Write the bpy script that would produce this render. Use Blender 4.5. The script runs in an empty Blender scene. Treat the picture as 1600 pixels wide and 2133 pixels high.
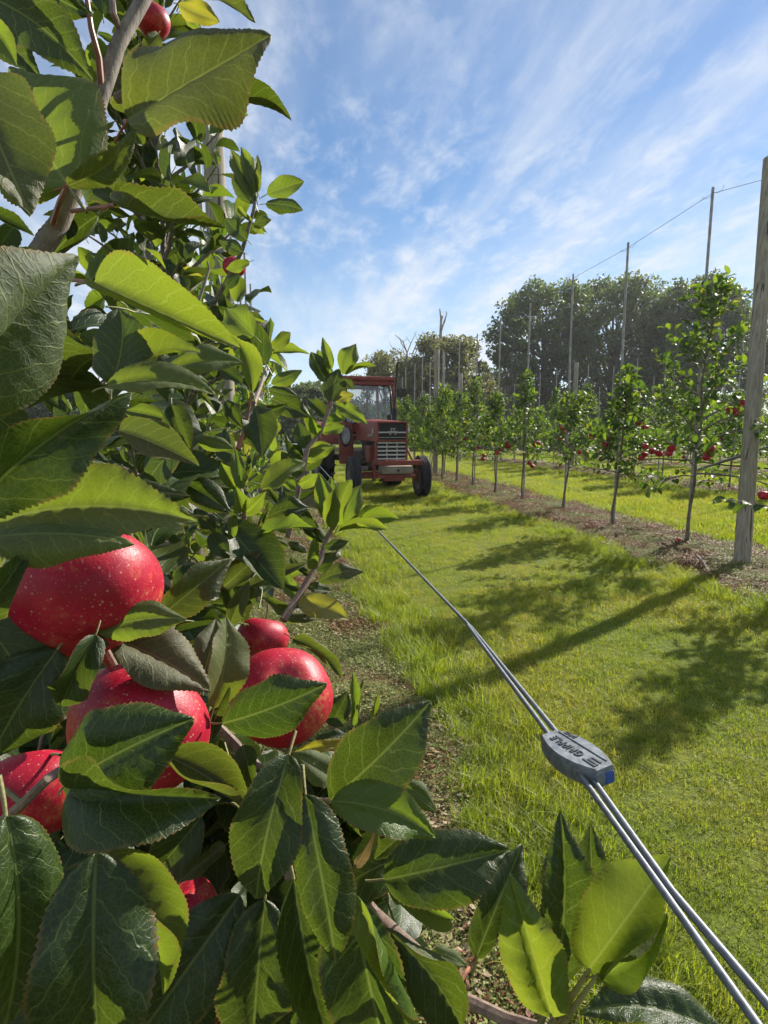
import bpy, bmesh, math, random
import numpy as np
from mathutils import Vector, Matrix, Quaternion
R = math.radians
sc = bpy.context.scene
col = sc.collection

# ------------------------------------------------------------------ camera
CAM_H = 1.05
PITCH, YAW, FPX = R(7.9), R(9.37), 1200.0
cam_d = bpy.data.cameras.new('camera'); cam = bpy.data.objects.new('camera', cam_d); col.objects.link(cam)
cam.location = (0, 0, CAM_H); cam.rotation_euler = (R(90) - PITCH, 0, -YAW)
cam_d.sensor_fit = 'VERTICAL'; cam_d.sensor_height = 36.0; cam_d.lens = 36.0 * FPX / 2133.0
cam_d.clip_start = 0.02; cam_d.clip_end = 3000
sc.camera = cam

# ------------------------------------------------------------------ sky, sun, exposure
SUN_AZ, SUN_EL = R(56), R(33)          # azimuth from +Y (along the rows) towards +X
world = bpy.data.worlds.new('World'); sc.world = world; world.use_nodes = True
wn = world.node_tree; wn.nodes.clear()
def wN(t, **k):
    n = wn.nodes.new(t)
    for a, b in k.items(): setattr(n, a, b)
    return n
wl = wn.links.new
sky = wN('ShaderNodeTexSky', sky_type='NISHITA', sun_disc=False, sun_elevation=SUN_EL, sun_rotation=SUN_AZ,
         air_density=1.0, dust_density=0.12, ozone_density=2.5, altitude=50)
tc = wN('ShaderNodeTexCoord')
sp = wN('ShaderNodeSeparateXYZ'); wl(tc.outputs['Generated'], sp.inputs[0])
def wmath(op, a, b=None, c=None, clamp=False):
    n = wN('ShaderNodeMath', operation=op, use_clamp=clamp)
    for i, v in enumerate((a, b, c)):
        if v is None: continue
        if isinstance(v, (int, float)): n.inputs[i].default_value = v
        else: wl(v, n.inputs[i])
    return n.outputs[0]
zc = wmath('ADD', wmath('MAXIMUM', sp.outputs[2], 0.0), 0.10)      # cloud deck, flattened towards the horizon
cx = wmath('DIVIDE', sp.outputs[0], zc); cy = wmath('DIVIDE', sp.outputs[1], zc)
cv = wN('ShaderNodeCombineXYZ'); wl(cx, cv.inputs[0]); wl(cy, cv.inputs[1])
def cloud(scale, sx, sy, rot, detail, rough, lo, hi, off, dist=0.0):
    m = wN('ShaderNodeMapping'); wl(cv.outputs[0], m.inputs[0])
    m.inputs['Rotation'].default_value = (0, 0, rot); m.inputs['Scale'].default_value = (sx, sy, 1); m.inputs['Location'].default_value = off
    n = wN('ShaderNodeTexNoise'); wl(m.outputs[0], n.inputs['Vector'])
    n.inputs['Scale'].default_value = scale; n.inputs['Detail'].default_value = detail; n.inputs['Roughness'].default_value = rough; n.inputs['Distortion'].default_value = dist
    r = wN('ShaderNodeMapRange', interpolation_type='SMOOTHSTEP'); wl(n.outputs[0], r.inputs[0])
    r.inputs[1].default_value = lo; r.inputs[2].default_value = hi
    return r.outputs[0]
c_sheet = cloud(0.50, 1.3, 0.55, R(12), 6, 0.55, 0.35, 0.74, (3.1, 0.4, 0), 0.0)      # broad thin veil
c_streak = cloud(1.3, 2.0, 0.40, R(-12), 9, 0.60, 0.42, 0.76, (1.3, 2.2, 0), 0.1)    # cirrus streaks along the rows
c_fleck = cloud(5.5, 1.4, 0.8, R(-30), 8, 0.66, 0.42, 0.72, (0.3, 5.0, 0), 0.15)      # small mottled cells
c_patch = cloud(0.8, 1.0, 0.8, R(20), 3, 0.5, 0.36, 0.60, (7.7, 1.1, 0), 0.2)
fl = wmath('MULTIPLY', c_fleck, c_patch)
cl = wmath('ADD', wmath('MULTIPLY', c_sheet, 0.66), wmath('MULTIPLY', c_streak, 0.66))
cl = wmath('ADD', cl, wmath('MULTIPLY', fl, 0.48), clamp=True)
hz = wN('ShaderNodeMapRange'); wl(sp.outputs[2], hz.inputs[0]); hz.inputs[1].default_value = 0.0; hz.inputs[2].default_value = 0.35; hz.inputs[3].default_value = 0.35; hz.inputs[4].default_value = 0.0
cl = wmath('ADD', cl, hz.outputs[0], clamp=True)
mixc = wN('ShaderNodeMix', data_type='RGBA'); wl(wmath('MULTIPLY', cl, 0.92), mixc.inputs[0])
hsv = wN('ShaderNodeHueSaturation'); hsv.inputs['Saturation'].default_value = 1.18; hsv.inputs['Value'].default_value = 1.0
wl(sky.outputs[0], hsv.inputs['Color'])
wl(hsv.outputs[0], mixc.inputs[6]); mixc.inputs[7].default_value = (6.3, 6.7, 7.3, 1)
bg = wN('ShaderNodeBackground'); wl(mixc.outputs[2], bg.inputs[0]); bg.inputs[1].default_value = 0.068
wo = wN('ShaderNodeOutputWorld'); wl(bg.outputs[0], wo.inputs[0])

sun_d = bpy.data.lights.new('sun', 'SUN'); sun = bpy.data.objects.new('sun', sun_d); col.objects.link(sun)
sun_d.energy = 4.9; sun_d.angle = R(0.53); sun_d.color = (1.0, 0.93, 0.82)
sdir = Vector((math.sin(SUN_AZ) * math.cos(SUN_EL), math.cos(SUN_AZ) * math.cos(SUN_EL), math.sin(SUN_EL)))
sun.rotation_euler = sdir.to_track_quat('Z', 'Y').to_euler()

sc.view_settings.view_transform = 'Standard'; sc.view_settings.look = 'None'
sc.view_settings.exposure = 0.98; sc.view_settings.gamma = 1.0
sc.render.engine = 'CYCLES'
cy_ = sc.cycles
cy_.max_bounces = 5; cy_.volume_bounces = 0; cy_.volume_step_rate = 5; cy_.diffuse_bounces = 2; cy_.glossy_bounces = 2; cy_.transmission_bounces = 5; cy_.transparent_max_bounces = 8
cy_.use_denoising = True; cy_.use_adaptive_sampling = True; cy_.adaptive_threshold = 0.03; cy_.caustics_reflective = False; cy_.caustics_refractive = False
try:
    cy_.denoiser = 'OPENIMAGEDENOISE'
except Exception: pass

# ------------------------------------------------------------------ helpers
cq = cam.rotation_euler.to_quaternion()
CR, CU, CF, CC = cq @ Vector((1, 0, 0)), cq @ Vector((0, 1, 0)), cq @ Vector((0, 0, -1)), Vector((0, 0, CAM_H))
def at(px, py, z): return CC + CF * z + CR * ((px - 800.0) / FPX * z) + CU * ((1066.5 - py) / FPX * z)
def gnd(px, py, h=0.0):
    d = CF + CR * ((px - 800.0) / FPX) + CU * ((1066.5 - py) / FPX)
    return CC + d * ((h - CAM_H) / d.z)
def depth(p): return (Vector(p) - CC).dot(CF)
def pxof(p): d = Vector(p) - CC; return 800 + FPX * d.dot(CR) / d.dot(CF)

ORD = 'zeroth first second third fourth fifth sixth seventh eighth ninth tenth eleventh twelfth'.split()
def tag(o, label=None, cat=None, group=None, kind=None):
    if label: o['label'] = label
    if cat: o['category'] = cat
    if group: o['group'] = group
    if kind: o['kind'] = kind
    return o
def link(name, me, parent=None, loc=None, mat=None):
    o = bpy.data.objects.new(name, me); col.objects.link(o)
    if parent is not None: o.parent = parent
    if loc is not None: o.location = loc
    return o
def empty(name, loc=(0, 0, 0), rz=0.0):
    o = bpy.data.objects.new(name, None); col.objects.link(o); o.location = loc; o.rotation_euler = (0, 0, rz); o.empty_display_size = 0.1
    return o

class MB:
    """collects faces for ONE mesh"""
    def __init__(s): s.v = []; s.f = []; s.m = []; s.n = 0; s.uv = []; s.rnd = []
    def add(s, verts, faces, mat=0):
        o = s.n; s.v.extend([tuple(p) for p in verts]); s.n = len(s.v)
        for f in faces: s.f.append(tuple(i + o for i in f)); s.m.append(mat)
        return s
    def tube(s, pts, rad, seg=8, mat=0, cap=True):
        pts = [Vector(p) for p in pts]
        if not hasattr(rad, '__len__'): rad = [rad] * len(pts)
        vs = []; fs = []; ref = None
        for i, p in enumerate(pts):
            t = (pts[min(i + 1, len(pts) - 1)] - pts[max(i - 1, 0)]).normalized()
            if ref is None:
                ref = Vector((0, 0, 1)) if abs(t.z) < 0.9 else Vector((1, 0, 0))
                ref = (ref - t * ref.dot(t)).normalized()
            ref = (ref - t * ref.dot(t)).normalized(); b = t.cross(ref)
            for k in range(seg):
                a = 2 * math.pi * k / seg
                vs.append(p + (ref * math.cos(a) + b * math.sin(a)) * rad[i])
        for i in range(len(pts) - 1):
            for k in range(seg):
                fs.append((i * seg + k, i * seg + (k + 1) % seg, (i + 1) * seg + (k + 1) % seg, (i + 1) * seg + k))
        if cap: fs.append(tuple(range(seg))[::-1]); fs.append(tuple((len(pts) - 1) * seg + k for k in range(seg)))
        return s.add(vs, fs, mat)
    def box(s, c, d, bev=0.0, mat=0, rot=None):
        bm = bmesh.new(); bmesh.ops.create_cube(bm, size=1.0)
        for v in bm.verts: v.co = Vector((v.co.x * d[0], v.co.y * d[1], v.co.z * d[2]))
        if bev > 0: bmesh.ops.bevel(bm, geom=bm.edges[:], offset=bev, segments=2, profile=0.6, affect='EDGES')
        M = (rot.to_4x4() if rot is not None else Matrix.Identity(4)); c = Vector(c)
        bm.verts.ensure_lookup_table(); bm.verts.index_update()
        s.add([c + M @ v.co for v in bm.verts], [[v.index for v in f.verts] for f in bm.faces], mat); bm.free(); return s
    def lathe(s, prof, seg=24, axis='Z', c=(0, 0, 0), mat=0, rot=None):
        vs = []; fs = []; n = len(prof); c = Vector(c)
        for k in range(seg):
            a = 2 * math.pi * k / seg
            for r, z in prof:
                p = Vector((r * math.cos(a), r * math.sin(a), z))
                if axis == 'X': p = Vector((p.z, p.x, p.y))
                elif axis == 'Y': p = Vector((p.x, -p.z, p.y))
                if rot is not None: p = rot @ p
                vs.append(c + p)
        for k in range(seg):
            for i in range(n - 1):
                fs.append((k * n + i, ((k + 1) % seg) * n + i, ((k + 1) % seg) * n + i + 1, k * n + i + 1))
        return s.add(vs, fs, mat)
    def prism(s, poly, axis, a, b, mat=0):
        """extrude a 2-D polygon; axis is the extrusion axis, poly holds the two other coordinates in order"""
        def P(u, v, w): return {'X': (w, u, v), 'Y': (u, w, v), 'Z': (u, v, w)}[axis]
        n = len(poly)
        vs = [P(u, v, a) for u, v in poly] + [P(u, v, b) for u, v in poly]
        fs = [tuple(range(n)), tuple(range(n, 2 * n))[::-1]] + [(i, n + i, n + (i + 1) % n, (i + 1) % n) for i in range(n)]
        return s.add(vs, fs, mat)
    def mesh(s, name, mats, smooth=False, recalc=True, angle=None):
        me = bpy.data.meshes.new(name); me.from_pydata(s.v, [], s.f)
        for m in (mats if isinstance(mats, (list, tuple)) else [mats]): me.materials.append(m)
        me.polygons.foreach_set('material_index', s.m)
        if recalc:
            bm = bmesh.new(); bm.from_mesh(me); bmesh.ops.recalc_face_normals(bm, faces=bm.faces[:]); bm.to_mesh(me); bm.free()
        me.polygons.foreach_set('use_smooth', [bool(smooth)] * len(me.polygons))
        if smooth and angle: 
            try: me.set_sharp_from_angle(angle=angle)
            except Exception: pass
        me.update(); return me
    def build(s, name, mats, parent=None, smooth=False, recalc=True, loc=None, angle=R(40)):
        return link(name, s.mesh(name, mats, smooth, recalc, angle), parent, loc)

def np_mesh(name, V, F, mats, uv=None, rnd=None, smooth=True, attrs=None):
    """fast mesh from arrays: V (n,3), F (m,k)"""
    me = bpy.data.meshes.new(name); V = np.asarray(V, np.float32); F = np.asarray(F, np.int32); m, k = F.shape
    me.vertices.add(len(V)); me.vertices.foreach_set('co', V.ravel())
    me.loops.add(m * k); me.loops.foreach_set('vertex_index', F.ravel())
    me.polygons.add(m); me.polygons.foreach_set('loop_start', np.arange(0, m * k, k, dtype=np.int32))
    try: me.polygons.foreach_set('loop_total', np.full(m, k, np.int32))
    except Exception: pass
    me.polygons.foreach_set('use_smooth', np.full(m, smooth))
    for mt in mats: me.materials.append(mt)
    if uv is not None:
        l = me.uv_layers.new(name='UVMap'); l.data.foreach_set('uv', np.asarray(uv, np.float32)[F.ravel()].ravel())
    for nm, a in (attrs or {}).items():
        at_ = me.attributes.new(nm, 'FLOAT', 'POINT'); at_.data.foreach_set('value', np.asarray(a, np.float32))
    me.update(calc_edges=True); me.validate()
    return me

# ------------------------------------------------------------------ materials
class NT:
    def __init__(s, name):
        s.mat = bpy.data.materials.new(name); s.mat.use_nodes = True; s.t = s.mat.node_tree; s.t.nodes.clear()
        s.out = s.t.nodes.new('ShaderNodeOutputMaterial')
    def n(s, typ, **k):
        n = s.t.nodes.new(typ)
        for a, b in k.items(): setattr(n, a, b)
        return n
    def l(s, a, b): s.t.links.new(a, b)
    def setv(s, sock, v):
        if hasattr(v, 'links') or hasattr(v, 'is_linked'): s.l(v, sock)
        elif isinstance(v, (tuple, list)) and len(v) == 3 and sock.type == 'RGBA': sock.default_value = (*v, 1)
        else: sock.default_value = v
    def math(s, op, a, b=None, c=None, clamp=False):
        n = s.n('ShaderNodeMath', operation=op, use_clamp=clamp)
        for i, v in enumerate((a, b, c)):
            if v is not None: s.setv(n.inputs[i], v)
        return n.outputs[0]
    def mix(s, f, a, b, blend='MIX'):
        n = s.n('ShaderNodeMix', data_type='RGBA', blend_type=blend); s.setv(n.inputs[0], f); s.setv(n.inputs[6], a); s.setv(n.inputs[7], b); return n.outputs[2]
    def rng(s, v, a, b, c=0.0, d=1.0, smooth=True):
        n = s.n('ShaderNodeMapRange', interpolation_type='SMOOTHSTEP' if smooth else 'LINEAR'); s.setv(n.inputs[0], v)
        for i, x in enumerate((a, b, c, d)): n.inputs[i + 1].default_value = x
        return n.outputs[0]
    def noise(s, vec, scale, detail=4, rough=0.55, dist=0.0):
        n = s.n('ShaderNodeTexNoise');
        if vec is not None: s.l(vec, n.inputs['Vector'])
        n.inputs['Scale'].default_value = scale; n.inputs['Detail'].default_value = detail; n.inputs['Roughness'].default_value = rough; n.inputs['Distortion'].default_value = dist
        return n.outputs[0]
    def voro(s, vec, scale, feature='F1', rand=1.0):
        n = s.n('ShaderNodeTexVoronoi', feature=feature); s.l(vec, n.inputs['Vector']); n.inputs['Scale'].default_value = scale; n.inputs['Randomness'].default_value = rand
        return n
    def map(s, vec, sc=(1, 1, 1), loc=(0, 0, 0), rot=(0, 0, 0)):
        n = s.n('ShaderNodeMapping'); s.l(vec, n.inputs[0]); n.inputs['Scale'].default_value = sc; n.inputs['Location'].default_value = loc; n.inputs['Rotation'].default_value = rot; return n.outputs[0]
    def obj(s): return s.n('ShaderNodeTexCoord').outputs['Object']
    def pos(s): return s.n('ShaderNodeNewGeometry').outputs['Position']
    def bump(s, h, strength=0.3, dist=0.01):
        n = s.n('ShaderNodeBump'); s.l(h, n.inputs['Height']); n.inputs['Strength'].default_value = strength; n.inputs['Distance'].default_value = dist; return n.outputs[0]
    def bsdf(s, color, rough=0.5, metal=0.0, spec=0.5, normal=None, coat=0.0, sheen=0.0, trans=0.0, ior=1.45):
        b = s.n('ShaderNodeBsdfPrincipled'); s.setv(b.inputs['Base Color'], color); s.setv(b.inputs['Roughness'], rough); s.setv(b.inputs['Metallic'], metal)
        s.setv(b.inputs['Specular IOR Level'], spec); b.inputs['Coat Weight'].default_value = coat; b.inputs['Coat Roughness'].default_value = 0.15
        b.inputs['Sheen Weight'].default_value = sheen; b.inputs['Transmission Weight'].default_value = trans; b.inputs['IOR'].default_value = ior
        if normal is not None: s.l(normal, b.inputs['Normal'])
        return b.outputs[0]
    def fin(s, sh): s.l(sh, s.out.inputs[0]); return s.mat

def rnd_val(t):
    """a random number for each leaf: the point attribute plus the object's own"""
    a = t.n('ShaderNodeAttribute', attribute_name='rnd').outputs['Fac']; o = t.n('ShaderNodeObjectInfo').outputs['Random']
    return t.math('FRACT', t.math('ADD', a, o))

def leaf_mat(name, top1, top2, under, trans, vein, tfac=0.38, rough=0.40, veins=True, edge=(0.16, 0.10, 0.03), spots=True, sheen=0.0):
    t = NT(name); r = rnd_val(t)
    uv = t.n('ShaderNodeUVMap', uv_map='UVMap').outputs[0]
    s = t.n('ShaderNodeSeparateXYZ'); t.l(uv, s.inputs[0]); u, x = s.outputs[0], s.outputs[1]
    a = t.math('ABSOLUTE', x)
    off = t.n('ShaderNodeCombineXYZ'); t.l(t.math('MULTIPLY', r, 37.0), off.inputs[2]); ad = t.n('ShaderNodeVectorMath', operation='ADD'); t.l(uv, ad.inputs[0]); t.l(off.outputs[0], ad.inputs[1]); uvr = ad.outputs[0]
    big = t.noise(uvr, 5.0, 4, 0.6)
    base = t.mix(r, top1, top2)
    base = t.mix(t.rng(big, 0.35, 0.7, 0.0, 0.55), base, t.mix(0.5, base, (top2[0] * 1.5, top2[1] * 1.25, top2[2])))
    if veins:
        wob = t.math('MULTIPLY', t.math('SUBTRACT', t.noise(uvr, 7.0, 3), 0.5), 0.14)
        q = t.math('SUBTRACT', u, t.math('MULTIPLY', a, 0.85)); q = t.math('ADD', q, t.math('MULTIPLY', t.math('MULTIPLY', a, a), -0.6)); q = t.math('ADD', q, wob)
        p = t.math('ADD', t.math('MULTIPLY', q, t.math('ADD', 6.2, t.math('MULTIPLY', t.math('FRACT', t.math('MULTIPLY', r, 7.3)), 2.4))), t.math('MULTIPLY', t.math('SIGN', x), 0.23))
        v2 = t.rng(t.math('PINGPONG', p, 0.5), 0.015, 0.065, 1.0, 0.0)
        mid = t.rng(a, 0.005, 0.014, 1.0, 0.0)
        vo = t.voro(uvr, 34.0, 'DISTANCE_TO_EDGE'); fine = t.rng(vo.outputs['Distance'], 0.0, 0.13, 1.0, 0.0)
        vn = t.math('MAXIMUM', t.math('MAXIMUM', mid, t.math('MULTIPLY', v2, 0.62)), t.math('MULTIPLY', fine, 0.26))
    else:
        mid = t.rng(a, 0.008, 0.02, 1.0, 0.0); vn = t.math('MULTIPLY', mid, 0.8)
    topc = t.mix(t.math('MULTIPLY', vn, 0.34), base, vein)
    undc = t.mix(t.math('MULTIPLY', vn, 0.40), under, (min(1, vein[0] * 1.25), min(1, vein[1] * 1.15), vein[2]))
    ed = t.n('ShaderNodeAttribute', attribute_name='edge').outputs['Fac']
    edm = t.math('MULTIPLY', t.rng(ed, 0.90, 1.0), t.rng(t.noise(uvr, 14.0, 2), 0.35, 0.6, 0.1, 0.75))
    topc = t.mix(edm, topc, edge); undc = t.mix(edm, undc, edge)
    if spots:
        sv = t.voro(uvr, 5.0); sc3 = t.n('ShaderNodeSeparateColor'); t.l(sv.outputs['Color'], sc3.inputs[0]); sd = t.math('ADD', sv.outputs['Distance'], t.math('MULTIPLY', t.math('SUBTRACT', t.noise(uvr, 30.0, 2), 0.5), 0.12)); sm = t.math('MULTIPLY', t.rng(sd, 0.04, 0.11, 1.0, 0.0), t.math('MULTIPLY', t.math('GREATER_THAN', r, 0.40), t.math('GREATER_THAN', sc3.outputs[0], 0.45)))
        topc = t.mix(t.math('MULTIPLY', sm, 0.8), topc, (0.10, 0.055, 0.02)); undc = t.mix(t.math('MULTIPLY', sm, 0.7), undc, (0.12, 0.07, 0.03))
    bf = t.n('ShaderNodeNewGeometry').outputs['Backfacing']
    c = t.mix(bf, topc, undc)
    h = t.math('ADD', t.math('MULTIPLY', vn, -0.5), t.math('ADD', t.math('MULTIPLY', big, 0.3), t.math('MULTIPLY', t.noise(uvr, 48.0, 3, 0.7), 0.5)))
    nrm = t.bump(h, 0.6, 0.001) if veins else None
    pb = t.bsdf(c, t.math('ADD', rough, t.math('MULTIPLY', bf, 0.22)), 0, 0.5 if veins else 0.3, nrm, sheen=sheen)
    tr = t.n('ShaderNodeBsdfTranslucent'); tcol = t.mix(t.math('MULTIPLY', vn, 0.38), t.mix(r, trans, (trans[0] * 0.7, trans[1] * 0.85, trans[2] * 0.8)), (0.42, 0.50, 0.10)); t.l(t.mix(edm, tcol, (0.3, 0.2, 0.05)), tr.inputs[0])
    mx = t.n('ShaderNodeMixShader'); mx.inputs[0].default_value = tfac; t.l(pb, mx.inputs[1]); t.l(tr.outputs[0], mx.inputs[2])
    return t.fin(mx.outputs[0])

VE = (0.26, 0.34, 0.10)
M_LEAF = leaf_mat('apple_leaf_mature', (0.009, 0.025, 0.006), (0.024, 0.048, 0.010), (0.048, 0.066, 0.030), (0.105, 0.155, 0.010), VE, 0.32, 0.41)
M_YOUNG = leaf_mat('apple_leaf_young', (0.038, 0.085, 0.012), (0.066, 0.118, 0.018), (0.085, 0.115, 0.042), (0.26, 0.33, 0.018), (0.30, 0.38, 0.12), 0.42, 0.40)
M_OLIVE = leaf_mat('apple_leaf_olive', (0.030, 0.052, 0.012), (0.046, 0.064, 0.018), (0.078, 0.085, 0.042), (0.15, 0.18, 0.014), (0.28, 0.29, 0.12), 0.36, 0.36)
M_YELLOW = leaf_mat('apple_leaf_yellowing', (0.17, 0.17, 0.02), (0.21, 0.15, 0.02), (0.22, 0.20, 0.08), (0.50, 0.44, 0.03), (0.42, 0.38, 0.16), 0.42, 0.45)
M_DRY = leaf_mat('apple_leaf_dry', (0.20, 0.12, 0.06), (0.26, 0.18, 0.10), (0.28, 0.20, 0.12), (0.35, 0.22, 0.08), (0.36, 0.26, 0.15), 0.22, 0.6)
M_LEAF_S = leaf_mat('apple_leaf_small', (0.018, 0.050, 0.012), (0.035, 0.082, 0.015), (0.06, 0.09, 0.04), (0.15, 0.26, 0.015), VE, 0.36, 0.52, veins=False, spots=False)
M_YOUNG_S = leaf_mat('apple_leaf_shoot', (0.050, 0.115, 0.014), (0.080, 0.15, 0.022), (0.09, 0.14, 0.05), (0.27, 0.37, 0.02), (0.30, 0.38, 0.12), 0.43, 0.52, veins=False, spots=False)
def m_tree_leaf(name, a, b, tr):
    t = NT(name); r = t.n('ShaderNodeAttribute', attribute_name='rnd').outputs['Fac']
    c = t.mix(r, a, b); pb = t.bsdf(c, 0.5, 0, 0.4); d = t.n('ShaderNodeBsdfTranslucent'); d.inputs[0].default_value = (*tr, 1)
    mx = t.n('ShaderNodeMixShader'); mx.inputs[0].default_value = 0.35; t.l(pb, mx.inputs[1]); t.l(d.outputs[0], mx.inputs[2]); return t.fin(mx.outputs[0])
M_ASH = m_tree_leaf('hedgerow_leaf_dark', (0.034, 0.060, 0.026), (0.066, 0.100, 0.038), (0.17, 0.24, 0.045))
M_ASH2 = m_tree_leaf('hedgerow_leaf_olive', (0.075, 0.085, 0.040), (0.115, 0.120, 0.055), (0.26, 0.27, 0.08))

def bark(name, c1, c2, sc=60, rough=0.8, bump=0.5):
    t = NT(name); o = t.obj(); n = t.noise(t.map(o, (1, 1, 0.35)), sc, 6, 0.65); n2 = t.noise(o, sc * 0.25, 3)
    c = t.mix(t.rng(n, 0.3, 0.7), c1, c2); c = t.mix(t.rng(n2, 0.5, 0.75, 0, 0.5), c, (c2[0] * 1.3, c2[1] * 1.3, c2[2] * 1.25))
    lv = t.voro(t.map(o, (1, 1, 1.6)), sc * 1.6); lm = t.rng(lv.outputs['Distance'], 0.10, 0.22, 1, 0)
    c = t.mix(t.math('MULTIPLY', lm, 0.45), c, (0.42, 0.36, 0.28))
    return t.fin(t.bsdf(c, rough, 0, 0.3, t.bump(n, bump, 0.004)))
M_BARK = bark('apple_bark', (0.10, 0.085, 0.070), (0.23, 0.20, 0.17), 130)
M_SHOOT = bark('apple_shoot_bark', (0.13, 0.085, 0.070), (0.26, 0.19, 0.15), 220, 0.6, 0.2)
M_TRUNK = bark('young_trunk_bark', (0.085, 0.070, 0.055), (0.20, 0.17, 0.14), 45)
M_OLDBARK = bark('hedgerow_bark', (0.07, 0.06, 0.05), (0.15, 0.13, 0.11), 6)
M_DEAD = bark('dead_wood', (0.22, 0.19, 0.16), (0.36, 0.32, 0.28), 8)
def m_plain(name, c, rough=0.5, metal=0.0, spec=0.5, coat=0.0, nz=0.12, ns=30, bump=0.0):
    t = NT(name); o = t.obj(); n = t.noise(o, ns, 5, 0.6)
    cc = t.mix(t.rng(n, 0.3, 0.7), tuple(max(0, x * (1 - nz)) for x in c), tuple(min(1, x * (1 + nz)) for x in c))
    return t.fin(t.bsdf(cc, t.rng(n, 0.2, 0.8, max(0.02, rough - 0.08), min(1, rough + 0.1)), metal, spec, t.bump(n, bump, 0.003) if bump else None, coat))
M_PETI = m_plain('leaf_stalk', (0.20, 0.19, 0.075), 0.5, nz=0.3, ns=60)
M_PETIR = m_plain('leaf_stalk_red', (0.24, 0.09, 0.055), 0.5, nz=0.3, ns=60)
# ------------------------------------------------------------------ more materials
def m_apple():
    t = NT('apple_skin'); o = t.obj(); oi = t.n('ShaderNodeObjectInfo').outputs['Random']
    off = t.n('ShaderNodeVectorMath', operation='ADD'); t.l(o, off.inputs[0]); cb = t.n('ShaderNodeCombineXYZ'); t.l(t.math('MULTIPLY', oi, 9.0), cb.inputs[0]); t.l(t.math('MULTIPLY', oi, 5.0), cb.inputs[1]); t.l(cb.outputs[0], off.inputs[1]); v = off.outputs[0]
    big = t.noise(v, 1.15, 4, 0.6); grain = t.noise(v, 26, 3, 0.7); grain2 = t.noise(t.map(v, (1, 1, 0.45)), 11, 5, 0.72)
    c = t.mix(t.rng(big, 0.35, 0.65), (0.30, 0.004, 0.022), (0.45, 0.011, 0.040))
    mott = t.math('MULTIPLY', t.rng(grain2, 0.40, 0.68), t.rng(big, 0.48, 0.68))
    c = t.mix(t.math('MULTIPLY', mott, 0.75), c, (0.46, 0.24, 0.07))
    c = t.mix(t.rng(grain, 0.55, 0.8, 0, 0.22), c, (0.55, 0.07, 0.07))
    d1 = t.voro(v, 11, rand=1.0); d2 = t.voro(v, 19, rand=1.0)
    dot = t.math('MAXIMUM', t.rng(d1.outputs['Distance'], 0.12, 0.21, 1, 0), t.math('MULTIPLY', t.rng(d2.outputs['Distance'], 0.10, 0.20, 1, 0), 0.7))
    sel = t.n('ShaderNodeSeparateColor'); t.l(d1.outputs['Color'], sel.inputs[0])
    dot = t.math('MULTIPLY', dot, t.rng(sel.outputs[0], 0.1, 0.6, 0.3, 1.0))
    c = t.mix(t.math('MULTIPLY', dot, 0.55), c, (0.60, 0.36, 0.24))
    return t.fin(t.bsdf(c, t.rng(grain2, 0.3, 0.7, 0.38, 0.52), 0, 0.38, t.bump(grain, 0.10, 0.02), coat=0.0))
M_APPLE = m_apple()
M_CALYX = m_plain('calyx_dry', (0.06, 0.035, 0.02), 0.8)
def m_wood():
    t = NT('weathered_post_wood'); o = t.obj()
    g = t.noise(t.map(o, (60, 60, 1.6)), 1.0, 6, 0.65); b = t.noise(o, 2.2, 4)
    c = t.mix(t.rng(g, 0.3, 0.7), (0.20, 0.17, 0.125), (0.38, 0.335, 0.265)); c = t.mix(t.rng(b, 0.4, 0.7, 0, 0.5), c, (0.24, 0.24, 0.22))
    ck = t.noise(t.map(o, (34, 34, 0.7)), 1.0, 2, 0.4); cm = t.rng(ck, 0.665, 0.69)
    c = t.mix(t.math('MULTIPLY', cm, 0.85), c, (0.05, 0.04, 0.03))
    h = t.math('SUBTRACT', t.math('MULTIPLY', g, 0.4), cm)
    return t.fin(t.bsdf(c, 0.85, 0, 0.25, t.bump(h, 0.5, 0.004)))
M_WOOD = m_wood()
M_POLE = m_plain('grey_stake', (0.30, 0.29, 0.27), 0.55, 0.0, 0.4, nz=0.25, ns=14)
M_GALV = m_plain('galvanised_wire', (0.145, 0.16, 0.178), 0.48, 0.4, 0.5, nz=0.2, ns=300)
M_ZINC = m_plain('cast_zinc', (0.155, 0.175, 0.195), 0.58, 0.2, 0.5, nz=0.3, ns=220, bump=0.15)
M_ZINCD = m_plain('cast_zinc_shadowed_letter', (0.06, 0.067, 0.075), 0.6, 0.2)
M_BLUE = m_plain('blue_plastic', (0.02, 0.07, 0.30), 0.4)
M_HOSE = m_plain('black_hose', (0.012, 0.012, 0.013), 0.5)
M_PINK = m_plain('pale_fallen_skin', (0.55, 0.10, 0.10), 0.4)

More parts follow.
